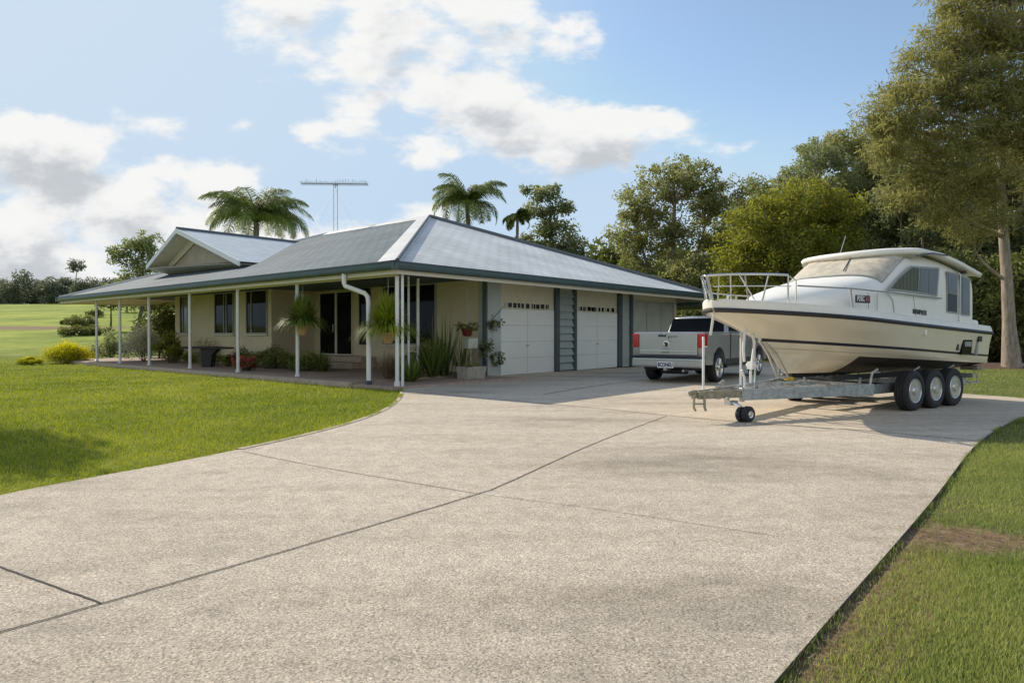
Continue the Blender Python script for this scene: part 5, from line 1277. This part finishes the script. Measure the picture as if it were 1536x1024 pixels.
def wall_plant(label, loc, r, hang, mats, pot=None, potr=.13):
    b = empty('hanging_plant', loc, 0, label, 'hanging plant')
    mb = MB(); mb.lathe([(potr*.6, -.2), (potr*.85, -.16), (potr, 0), (potr*1.05, .02), (potr*.8, .02)], (0, 0, 0), 'z', 16); mb.build('pot', pot or M_BLACK, b, smooth=40)
    C_ = np.array([(random.uniform(-r, r), random.uniform(-r, r)*.6, random.uniform(-hang, .12)) for _ in range(14)])
    V, F, t = leaves(C_, .09, 12, .12, .05); np_mesh('foliage', V, F, t*.7, LEAF[mats], b)
    return b
b = wall_plant('dark red pot of sparse leaves hanging from a long chain', hw(3.35, .95, 1.42), .25, -.02, 'dark', M_REDDARK, .16)
mb = MB(); zt_ = 2.80-1.42
for i in range(22):
    z = .1+i*(zt_-.1)/22; mb.lathe([(.012, z), (.018, z+.02), (.012, z+.05)], (0, 0, 0), 'z', 6)
mb.tube([(0, 0, 0), (0, 0, zt_)], .008, 5); mb.build('chain', M_GALV, b)
wall_plant('leafy green pot plant fixed to the blue corner flashing', hw(4.05, .98, .95), .24, .3, 'gum')
wall_plant('small trailing plant high on the grey pilaster', hw(4.55, .95, 1.60), .2, .12, 'dark', M_FRAME, .1)
wall_plant('small trailing plant low on the grey pilaster', hw(4.55, .95, .62), .2, .22, 'dark', M_FRAME, .08)
mb = MB(); mb.tube([hw(4.5, 1.02, 1.72), hw(5.1, 1.1, 2.12)], .008, 5); tag(mb.build('bracket_wire', M_BLACK), 'thin dark wire running from pilaster plant to garage door corner', 'wire')
hb = empty('hose_box', hw(3.7, 1.15, .0), R(49.5), 'white hose box on a thin stand against the plain wall', 'hose box')
mb = MB(); mb.box(-.2, .2, -.12, .12, .86, 1.17); mb.build('box', M_BOX, hb, bevel=.025, segs=3)
mb = MB(); mb.tube([(0, 0, 0), (0, 0, .87)], .02, 8); mb.box(-.15, .15, -.1, .1, 0, .02); mb.build('stand', M_BOX, hb)

# ------------------------------------------------------------------ garden and field plants
shrub('golden_shrub', 'broad golden yellow rounded shrub left of the veranda', at(103, 30.0, -.03), 1.0, 1.02, 13000, (.055, .04), 'gold', tint=.6, lumps=60)
shrub('golden_shrub', 'small low golden shrub left of the broad golden one', at(46, 28.4, -.03), .62, .36, 3200, (.06, .04), 'gold', tint=.5, lumps=14)
for (px, d, r, h, lab) in ((112, 62, 1.4, 1.1, 'oval dark bush on the grassy hill above the bank'), (133, 64, 1.1, 1.0, 'smaller dark bush right of the oval hill bush'), (101, 66, .7, .5, 'tiny dark bush left of the oval hill bush'),
                           (116, 52, 1.4, .75, 'low olive bush at the right end of the earth bank'), (140, 53, 1.7, .7, 'spreading low bush behind leftmost post on the hill'), (146, 80, 1.2, .9, 'dark bush high on the hill beneath the eave')):
    x, y, _ = at(px, d); shrub('field_bush', lab, (x, y, terrain(x, y)), r, h, 1300, (.2, .1), 'dark', cat='bush', group='bushes on the grassy hill', tint=.5)
x, y, _ = at(166, 58)
tree('small_tree', 'small dark tree on the hill seen between the left posts', (x, y, terrain(x, y)), (0, 0, 2.2), .1, [(0, 0, 2.5, 1.2, 1.2, .8), (-.7, 0, 2.9, .7, .7, .4)], 36, .3, 26, (.2, .09), 'dark', M_BARK_DARK, limbs=8)
for px, d, h in ((212, 75, 4.2), (190, 95, 4.5), (240, 66, 4.0)):
    x, y, _ = at(px, d); tree('small_tree', {212: 'bushy tree beyond the open end of the veranda', 190: 'far tree on the hill under the eave', 240: 'dense tree beside the house end wall'}[px], (x, y, terrain(x, y)), (0, 0, h*.7), .14, [(0, 0, h*.6, 2.2, 2, h*.38)], 60, .45, 30, (.25, .12), 'gum', M_BARK_DARK, limbs=8)

# far treeline on the crest
k_ = 0
for px, d, h, r in [(-95, 150, 6.5, 4), (-50, 146, 6, 4), (-10, 148, 6.2, 4), (22, 143, 6.4, 3.4), (48, 150, 5.2, 3.6), (75, 145, 5.0, 3.2), (98, 150, 5.8, 3.4), (128, 146, 5.0, 3.0), (150, 150, 5.4, 3.2), (176, 146, 5.2, 3.2), (205, 150, 5.6, 3.2), (232, 146, 5.5, 3.2), (5, 158, 6.2, 4), (60, 158, 5.8, 4), (115, 160, 5.6, 4), (165, 158, 5.6, 4), (215, 160, 6, 4), (262, 150, 5.4, 3.4)]:
    x, y, _ = at(px, d); z = terrain(x, y); h *= 1.2
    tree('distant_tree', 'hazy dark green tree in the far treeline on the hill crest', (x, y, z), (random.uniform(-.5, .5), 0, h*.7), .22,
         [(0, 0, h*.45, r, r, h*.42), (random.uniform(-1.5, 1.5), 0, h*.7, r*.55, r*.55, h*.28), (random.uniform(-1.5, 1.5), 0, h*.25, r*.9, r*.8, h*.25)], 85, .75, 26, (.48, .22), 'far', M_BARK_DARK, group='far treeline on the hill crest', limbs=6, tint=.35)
x, y, _ = at(114, 140)
tree('distant_tree', 'tall thin tree standing above the far treeline', (x, y, terrain(x, y)), (.4, 0, 8.0), .16, [(.2, 0, 8.5, 1.6, 1.4, .8), (-.8, 0, 7.5, .9, .9, .5), (1.3, 0, 7.9, .8, .8, .5)], 26, .45, 22, (.4, .16), 'far', M_BARK_DARK, limbs=10, tint=.2)
# left gum behind the gable
x, y, _ = at(206, 56); z0 = terrain(x, y)
tree('gum_tree', 'open leafy gum tree left of the front gable', (x, y, z0), (.4, 0, 7.2), .17,
     [(.5, 0, 7.3, 1.6, 1.4, 1.2), (-1.0, 0, 6.3, 1.3, 1.2, 1.1), (1.2, 0, 5.4, 1.2, 1.2, 1.1), (-.2, 0, 4.4, 1.7, 1.4, 1.0), (-2.2, 0, 3.6, .6, .6, .5)], 95, .38, 40, (.24, .09), 'gum', M_BARK_DARK, limbs=22, tint=.5)
# palms behind the house
x, y, _ = at(381, 44); palm('palm_tree', 'large spreading palm behind the front gable', (x, y, 0), 8.6, 4.0, 44, (.2, 0), .2, 1.0, .5, 2.2)
x, y, _ = at(709, 42); palm('palm_tree', 'tall palm rising behind the roof apex', (x, y, 0), 9.4, 3.0, 26, (-.35, 0), .14, .75, .48, 1.8)
x, y, _ = at(775, 41); palm('palm_tree', 'small narrow palm beside the gum tree behind the roof', (x, y, 0), 8.4, 1.15, 16, (.05, 0), .09, .3, .55, .9)
x, y, _ = at(818, 43)
tree('gum_tree', 'slender open gum tree behind the roof right of the palms', (x, y, 0), (.3, 0, 9.2), .17,
     [(.1, 0, 10.2, 1.0, .9, .55), (1.3, 0, 9.3, .8, .7, .4), (-.3, 0, 9.0, 1.0, .8, .6), (.6, 0, 7.9, 1.3, 1.0, .7), (1.3, 0, 6.6, 1.5, 1.2, .8), (-.9, 0, 6.8, 1.3, 1.0, .8), (.4, 0, 5.4, 2.6, 1.6, 1.0), (-1.4, 0, 10.4, .4, .3, .2)], 230, .36, 46, (.2, .08), 'gum', M_BARK_DARK, limbs=30, tint=.5)
x, y, _ = at(758, 41); shrub('dense_tree', 'rounded bright tree top left of the small palm', (x, y, 5.6), .9, 1.5, 1500, (.16, .07), 'bright', cat='tree', tint=.4)

# right hand wood
def bt(px, d): x, y, _ = at(px, d); return (x, y, terrain(x, y))
tree('broad_gum_tree', 'broad domed gum tree behind the end of the garage roof', bt(1005, 48), (.3, 0, 10.5), .34,
     [(.6, 0, 12.3, 3.0, 2.6, 1.5), (-2.0, 0, 10.6, 2.2, 2.2, 1.8), (2.8, 0, 11.0, 2.4, 2.2, 1.8), (-3.1, 0, 7.8, 1.7, 2.0, 2.2), (0, 0, 8.4, 3.0, 2.5, 2.0), (3.4, 0, 8.0, 2.0, 2.2, 2.2), (-2.6, -.6, 4.6, 2.6, 2.0, 2.2), (1.2, -.6, 4.8, 2.6, 2.2, 2.2), (-3.6, -.6, 3.2, 2.2, 1.8, 2.2), (4.2, -.4, 5.2, 1.6, 1.8, 2.2)],
     560, .46, 64, (.19, .08), 'olive', M_BARK_PALE, limbs=60, tint=.5, trunk2=[(-2.4, 0, 8.5), (2.5, 0, 9.0)])
tree('gum_tree', 'tree top showing between broad gum and bright green tree', bt(1140, 58), (0, 0, 11), .3, [(0, 0, 12.8, 2.6, 2.4, 1.9), (2.2, 0, 11.6, 2.2, 2, 1.6), (-2.0, 0, 11.4, 2.2, 2, 1.6), (0, 0, 8.5, 4, 3, 2.5), (0, 0, 5.5, 4, 3, 3)], 330, .65, 56, (.24, .1), 'olive', M_BARK_DARK, limbs=20, tint=.35)
tree('bright_tree', 'dense rounded bright green tree behind the boat bow', bt(1178, 37), (.2, 0, 6.5), .26,
     [(.6, 0, 8.3, 2.6, 2.3, 1.5), (2.8, 0, 7.4, 1.8, 2.0, 1.7), (-1.6, -.4, 6.8, 2.2, 2.2, 1.8), (-2.9, -.4, 4.4, 1.6, 1.9, 1.9), (.2, -.9, 5.2, 2.4, 2.2, 2.0), (2.6, -.4, 4.8, 2.2, 2.0, 2.0), (-.8, -.8, 2.6, 3.2, 2.4, 1.7)],
     520, .5, 72, (.15, .075), 'bright', M_BARK_DARK, limbs=26, tint=.42, shell=.4)
for px, d, h, lab, sx in ((1205, 56, 15.4, 'thin gum tree top behind the bright green tree', 1.0), (1262, 50, 15.8, 'tall airy gum tree right of the bright green tree', 1.1), (1312, 46, 13.0, 'slim pale stemmed gum behind the boat roof', 1.0), (1362, 44, 12.4, 'slim gum with forked pale stems left of the big tree', 1.0), (1400, 50, 13.5, 'airy gum tree seen through the big tree crown', 1.2),
      (1232, 44, 13.8, 'tall thin gum rising over the right side of the bright tree', 1.2), (1288, 52, 16.2, 'tallest slim gum behind the cabin roof', 1.5), (1335, 52, 16.8, 'tall gum joining the big tree crown', 1.5), (1378, 40, 12.0, 'slim gum beneath the overhanging big crown', 1.4), (1430, 47, 14.0, 'gum with forked stems behind the stern', 1.4), (1475, 44, 13.0, 'gum just left of the big pale trunk', 1.4), (1560, 42, 13.0, 'gum right of the big pale trunk', 1.4)):
    tree('slim_gum_tree', lab, bt(px, d), (random.uniform(-.6, .6), 0, h*.82), .17,
         [(0, 0, h*.93, 1.7*sx, 1.6, h*.07), (1.2*sx, 0, h*.80, 1.4, 1.4, h*.07), (-1.3*sx, 0, h*.76, 1.5, 1.4, h*.08), (.4, 0, h*.62, 1.9, 1.7, h*.09), (-.6, 0, h*.46, 2.1, 1.8, h*.09), (.6, 0, h*.3, 2.2, 1.8, h*.1)],
         210, .42, 46, (.19, .075), 'gum', M_BARK_PALE, limbs=34, tint=.5, trunk2=[(1.2, 0, h*.7), (-1.1, 0, h*.66)], group='slim gums in the wood')
for px, d, h, lab, m in ((1226, 47, 15.2, 'tall loose gum directly behind the right shoulder of the bright tree', 'gum'), (1282, 46, 15.6, 'tall olive gum rising behind the front of the cabin roof', 'olive'), (1330, 47, 16.6, 'tallest olive gum, touching the left side of the big crown', 'olive'),
                      (1376, 43, 14.6, 'loose gum filling the gap under the big overhanging crown', 'gum'), (1428, 41, 13.4, 'olive gum behind the stern, left of the pale trunk', 'olive'), (1482, 43, 14.0, 'loose gum close behind the big pale trunk', 'gum'), (1545, 40, 13.5, 'olive gum at the right edge behind the pale trunk', 'olive')):
    ph_ = random.uniform(0, 6)
    tree('tall_gum_tree', lab, bt(px, d), (random.uniform(-.6, .6), 0, h*.85), .2,
         [(.6*math.sin(ph_), 0, h*.92, 1.6, 1.5, h*.075), (1.6*math.sin(ph_+2), 0, h*.80, 1.7, 1.5, h*.08), (1.6*math.sin(ph_+4), 0, h*.70, 1.9, 1.6, h*.09), (1.4*math.sin(ph_+1), 0, h*.57, 2.1, 1.7, h*.09), (1.7*math.sin(ph_+3), 0, h*.44, 2.2, 1.8, h*.1), (0, 0, h*.28, 2.4, 1.8, h*.12)],
         260, .42, 50, (.19, .075), m, M_BARK_PALE, limbs=40, tint=.55, trunk2=[(1.4*math.sin(ph_+2), 0, h*.74)], group='slim gums in the wood')
# dense understorey behind the boat
for i, (px, d, r, h, m, lab) in enumerate(((1075, 41, 2.2, 4.2, 'dark', 'dark understorey tree below the broad gum near the carport'), (1120, 36, 1.6, 2.6, 'gum', 'low bushy tree seen through the boat bow rail'), (1250, 39, 2.6, 5.6, 'dark', 'dark bushy tree behind the boat windscreen'),
      (1330, 38, 2.6, 5.8, 'olive', 'olive bushy tree behind the boat cabin roof'), (1395, 36, 2.4, 5.2, 'dark', 'dark bushy tree behind the aft end of the boat roof'), (1448, 33, 2.3, 5.6, 'olive', 'brown olive bushy tree just right of the boat cabin'),
      (1490, 31, 2.1, 4.6, 'dark', 'dark bush between boat stern and big tree trunk'), (1560, 30, 2.6, 5.4, 'dark', 'dark bushy tree right of the big tree trunk'), (1425, 42, 3.2, 8.2, 'gum', 'taller leafy tree behind the boat stern'), (1510, 40, 3.2, 8.0, 'gum', 'taller leafy tree behind the big tree trunk'),
      (1590, 38, 3.2, 9, 'olive', 'leafy tree at the far right edge of the wood'), (1465, 36, 2.0, 2.2, 'dark', 'low dark bush on mulch behind the stern'), (1300, 43, 3.2, 7.6, 'gum', 'leafy tree behind the cabin between slim gums'), (1210, 46, 3.4, 6.0, 'dark', 'dark tree mass behind the bright green tree'), (1030, 44, 3.0, 6.6, 'olive', 'olive understorey tree behind the garage roof end'), (960, 46, 3.0, 6.2, 'dark', 'dark understorey tree behind the garage roof slope'))):
    b = bt(px, d)
    tree('bushy_tree', lab, b, (0, 0, h*.6), .14, [(0, 0, h*.68, r*.75, r*.7, h*.3), (r*.5, -.2, h*.42, r*.65, r*.6, h*.3), (-r*.5, -.2, h*.40, r*.65, r*.6, h*.3), (0, -.4, h*.2, r, r*.7, h*.2)],
         int(50+r*h*12), .5, 64, (.19, .09), m, M_BARK_DARK, limbs=10, tint=.34 if m == 'dark' else .40, group='understorey of the wood')
# far wood closing the gaps behind
for px, d in ((930, 66), (1010, 70), (1090, 68), (1180, 70), (1250, 66), (1320, 64), (1390, 66), (1450, 62), (1520, 60), (1590, 58), (1660, 60)):
    b = bt(px, d); h = random.uniform(10.0, 11.5)+(1.2 if px > 1200 else 0)
    tree('backing_tree', 'dim green tree closing the back of the wood', b, (0, 0, h*.7), .25, [(0, 0, h*.5, 4.2, 3, h*.42), (random.uniform(-2, 2), 0, h*.78, 2.4, 2, h*.2)], 190, .95, 40, (.46, .22), 'dark', M_BARK_DARK, limbs=8, tint=.42, group='trees closing the back of the wood')
# the big needle-leaved tree at the right
big_base = bt(1518, 25.5)
tree('big_tree', 'huge feathery brown green tree leaning over the stern, pale trunk', big_base, (-.55, 0, 11.8), .235,
     [(-0.4, -0.3, 15.0, 2.42, 2.0, 1.55), (-2.0, 0, 13.4, 1.68, 1.5, 1.41), (1.2, 0, 13.2, 1.99, 1.8, 1.55), (-3.0, 0, 11.9, 1.37, 1.3, 1.26), (-0.6, -0.5, 12.0, 1.58, 1.3, 1.26), (-3.9, 0, 10.4, 1.26, 1.3, 1.26), (-1.7, -0.6, 10.3, 1.58, 1.4, 1.26), (1.3, -0.2, 11.0, 1.68, 1.5, 1.26), (2.6, 0, 9.6, 1.78, 1.6, 1.41), (-4.4, -0.2, 8.8, 1.16, 1.2, 1.11), (-2.6, -0.6, 8.7, 1.37, 1.3, 1.11), (-0.6, -0.6, 8.9, 1.26, 1.2, 1.11), (1.0, -0.5, 8.4, 1.26, 1.2, 1.11), (-3.7, -0.2, 7.3, 1.16, 1.1, 0.97), (-1.7, -0.6, 7.2, 1.26, 1.1, 0.97), (-3.0, -0.3, 6.1, 0.95, 0.9, 0.82), (0.9, -0.5, 7.0, 1.16, 1.1, 0.97), (-1.2, -0.6, 5.9, 0.73, 0.7, 0.68), (2.6, 0, 12.5, 1.68, 1.6, 1.84), (-1.2, 0, 16.0, 1.47, 1.4, 1.41), (-4.9, 0, 9.6, 0.8, 0.9, 0.7), (-4.0, -0.2, 6.4, 0.8, 0.8, 0.6), (-2.2, -0.5, 5.2, 0.8, 0.8, 0.5), (-5.0, 0, 8.1, 0.7, 0.8, 0.6), (0.3, -0.8, 10.0, 1.3, 1.0, 1.2), (-2.6, -0.6, 10.0, 1.2, 1.0, 1.2)],
     980, .40, 84, (.20, .03), 'casuarina', M_BARK_PALE, limbs=110, droop=.5, tint=.5, bend=.25)
tree('big_tree', 'leafy tree reaching in at the far right edge', bt(1640, 30), (-.5, 0, 12), .3, [(0, 0, 13, 3.2, 2.6, 2.5), (-2, 0, 10, 2.6, 2.4, 2.2), (1, 0, 8, 3, 2.5, 2.2)], 260, .5, 80, (.2, .035), 'casuarina', M_BARK_DARK, limbs=24, droop=.4, tint=.45)
# tree out of frame at the left whose shadow falls on the lawn
tree('unseen_garden_tree', 'unseen garden tree standing on the lawn left of the camera view', (-12.9, 13.6, -.03), (0, 0, 5.4), .14, [(0, 0, 5.9, 1.3, 1.3, .9), (-.6, .4, 5.2, 1.0, 1.0, .7)], 80, .4, 60, (.16, .07), 'gum', M_BARK_DARK, limbs=14)

# ------------------------------------------------------------------ grass
def in_poly(P, poly):
    x, y = P[:, 0], P[:, 1]; ins = np.zeros(len(P), bool); n = len(poly); j = n-1
    for i in range(n):
        xi, yi = poly[i]; xj, yj = poly[j]
        c = ((yi > y) != (yj > y)) & (x < (xj-xi)*(y-yi)/(yj-yi+1e-12)+xi); ins ^= c; j = i
    return ins
slab = [hw(-.48, 1.2)[:2], hw(W2, 1.2)[:2], hw(W2, 24.4)[:2], hw(-.48, 24.4)[:2]]
def grass_field(name, box, dens, hgt, wid, material, tint, label, keep):
    x0, x1, y0, y1 = box; n = int((x1-x0)*(y1-y0)*dens)
    P = np.stack([rng.uniform(x0, x1, n), rng.uniform(y0, y1, n)], 1)
    ok = (np.abs(P[:, 0]) < P[:, 1]*.80+.5) & ~in_poly(P, drive_poly) & ~in_poly(P, slab) & keep(P)
    return P[ok]
def emit(P, hgt, wid, tint, lowfreq=1.0):
    n = len(P); d = np.maximum(P[:, 1], 2)
    z = np.array([terrain(x, y) for x, y in P])
    sc = np.clip(d/6.0, 1, 3.6)[:, None]
    a = rng.uniform(0, 2*np.pi, n); dr = np.stack([np.cos(a), np.sin(a), np.zeros(n)], 1)
    ln = rng.uniform(0, 2*np.pi, n); le = np.stack([np.cos(ln), np.sin(ln), np.zeros(n)], 1)*rng.uniform(.1, .9, (n, 1))
    h = hgt*rng.uniform(.55, 1.25, (n, 1))*np.clip(sc, 1, 1.5); w = wid*rng.uniform(.7, 1.3, (n, 1))*sc
    B = np.concatenate([P, z[:, None]], 1)
    tip = B+le*h*.8+np.array([0, 0, 1.0])*h
    V = np.stack([B-dr*w*.5, B+dr*w*.5, tip], 1).reshape(-1, 3)
    F = np.arange(3*n).reshape(n, 3)
    pat = np.sin(P[:, 0]*1.9+np.sin(P[:, 1]*1.3)*1.4)*np.sin(P[:, 1]*1.6+np.sin(P[:, 0]*.9)*1.7)+.6*np.sin(P[:, 0]*.53+1)*np.sin(P[:, 1]*.61)+.5*np.sin(P[:, 0]*5.1+P[:, 1]*3)*np.sin(P[:, 1]*4.3-P[:, 0]*2.2)
    t = tint+.16*pat*lowfreq+rng.normal(0, .24, n)
    return V, F, t
left_keep = lambda P: P[:, 0] < -1.0
parts = []
fall = lambda k, lo: (lambda P: rng.random(len(P)) < np.maximum(np.minimum(1, (k/np.maximum(P[:, 1], 1))**2), lo))
for bx_, de, d0 in (((-12, -1.5, 4, 10), 1900, 6.5), ((-22, -1.5, 10, 20), 800, 10), ((-36, -3, 20, 36), 220, 19)):
    kk = fall(d0, .12); parts.append(emit(grass_field('g', bx_, de, 0, 0, None, 0, '', lambda P: left_keep(P) & kk(P)), .036, .0065, .52, 1.35))
V, F, t = join_np(parts); o = np_mesh('grass', V, F, t, LEAF['lawn']); tag(o, kind='stuff')
def bare(P):
    e1 = ((P[:, 0]-2.95)/.72)**2+((P[:, 1]-4.3)/.36)**2; e2 = ((P[:, 0]-3.5)/.36)**2+((P[:, 1]-4.0)/.15)**2
    # strip of bare earth along the slab edge close to the camera
    edx = np.interp(P[:, 1], [p[1] for p in RIGHT[:30]], [p[0] for p in RIGHT[:30]])
    strip = np.clip((P[:, 0]-edx)/np.interp(P[:, 1], [2, 5, 6], [.30, .24, .05]), 0, 1)
    nz = .5+.5*np.sin(P[:, 0]*7.3+np.sin(P[:, 1]*5.1)*2)*np.sin(P[:, 1]*6.7+np.sin(P[:, 0]*4.3)*2)
    prob = np.clip(e1-.35+.35*nz, 0.05, 1)*np.clip(e2-.2+.3*nz, .1, 1)*np.clip(strip**1.5+.04+.35*nz*(strip > .3), 0, 1)
    return (P[:, 0] > 0.2) & (rng.random(len(P)) < prob)
parts = []
for bx_, de in (((.3, 7, 1.6, 4.5), 13000), ((2, 8.5, 4.5, 8), 5200), ((4, 14, 8, 14), 800), ((9, 30, 13, 30), 170)):
    parts.append(emit(grass_field('g', bx_, de, 0, 0, None, 0, '', bare), .030, .0046, .60, 1.1))
V, F, t = join_np(parts); o = np_mesh('grass', V, F, t, LEAF['lawnr']); tag(o, kind='stuff')
def fringe(line, side, n, y0, y1):
    L_ = np.array([p for p in line if y0 <= p[1] <= y1]); seg = np.diff(L_, axis=0); ln = np.linalg.norm(seg, axis=1)
    i = rng.choice(len(seg), n, p=ln/ln.sum()); t = rng.random((n, 1)); nr = np.stack([seg[i, 1], -seg[i, 0]], 1)/ln[i][:, None]*side
    P = L_[i]+seg[i]*t+nr*(rng.exponential(.012, (n, 1))-.012)
    k = np.sin(P[:, 0]*9+np.sin(P[:, 1]*7)*2)+np.sin(P[:, 1]*4.1+P[:, 0]*2.2)
    return P[(k+rng.normal(0, .5, n)) > .1]
P = fringe(RIGHT, 1, 8000, 2.0, 13); V, F, t = emit(P, .038, .0050, .5); o = np_mesh('grass', V, F, t, LEAF['lawnr']); tag(o, kind='stuff')
P = fringe(LEFT, -1, 12000, 4.0, 16); V, F, t = emit(P, .036, .006, .45); o = np_mesh('grass', V, F, t, LEAF['lawn']); tag(o, kind='stuff')
# dry clippings and stalks lying on the bare earth beside the slab
n = 7000; P = np.stack([rng.uniform(.4, 4.2, n), rng.uniform(1.8, 5.4, n)], 1)
e1 = ((P[:, 0]-2.95)/.8)**2+((P[:, 1]-4.3)/.42)**2; edx = np.interp(P[:, 1], [p[1] for p in RIGHT[:30]], [p[0] for p in RIGHT[:30]])
ok = ~in_poly(P, drive_poly) & (P[:, 0] > edx+.02) & ((e1 < 1.1) | (P[:, 0] < edx+.34)); P = P[ok]; n = len(P)
a_ = rng.uniform(0, 2*np.pi, n); dr = np.stack([np.cos(a_), np.sin(a_), rng.uniform(-.05, .3, n)], 1); sd = np.stack([-np.sin(a_), np.cos(a_), np.zeros(n)], 1)
B = np.concatenate([P, np.full((n, 1), -.026)+rng.uniform(0, .012, (n, 1))], 1); ll = rng.uniform(.015, .06, (n, 1)); ww = rng.uniform(.0015, .004, (n, 1))
V = np.stack([B-sd*ww, B+sd*ww, B+dr*ll+sd*ww*.5, B+dr*ll-sd*ww*.5], 1).reshape(-1, 3)
o = np_mesh('dry_clippings', V, np.arange(4*n).reshape(n, 4), rng.random(n), LEAF['mulchdry']); tag(o, kind='stuff')
# mulch bed under the big tree
mb = MB(); n = 40; cx, cy = big_base[0]+1.5, big_base[1]+1.8
ring = [(cx+6.5*math.cos(a)*(1+.06*math.sin(5*a)), cy+2.6*math.sin(a)*(1+.1*math.sin(3*a))) for a in np.linspace(0, 2*math.pi, n, endpoint=False)]
mb.add([(cx, cy, .10)]+[(cx+(x-cx)*.6, cy+(y-cy)*.6, .07) for x, y in ring]+[(x, y, -.04) for x, y in ring], [(0, 1+i, 1+(i+1) % n) for i in range(n)]+[(1+i, 1+n+i, 1+n+(i+1) % n, 1+(i+1) % n) for i in range(n)])
tag(mb.build('mulch_bed', M_MULCH, smooth=60), kind='structure')
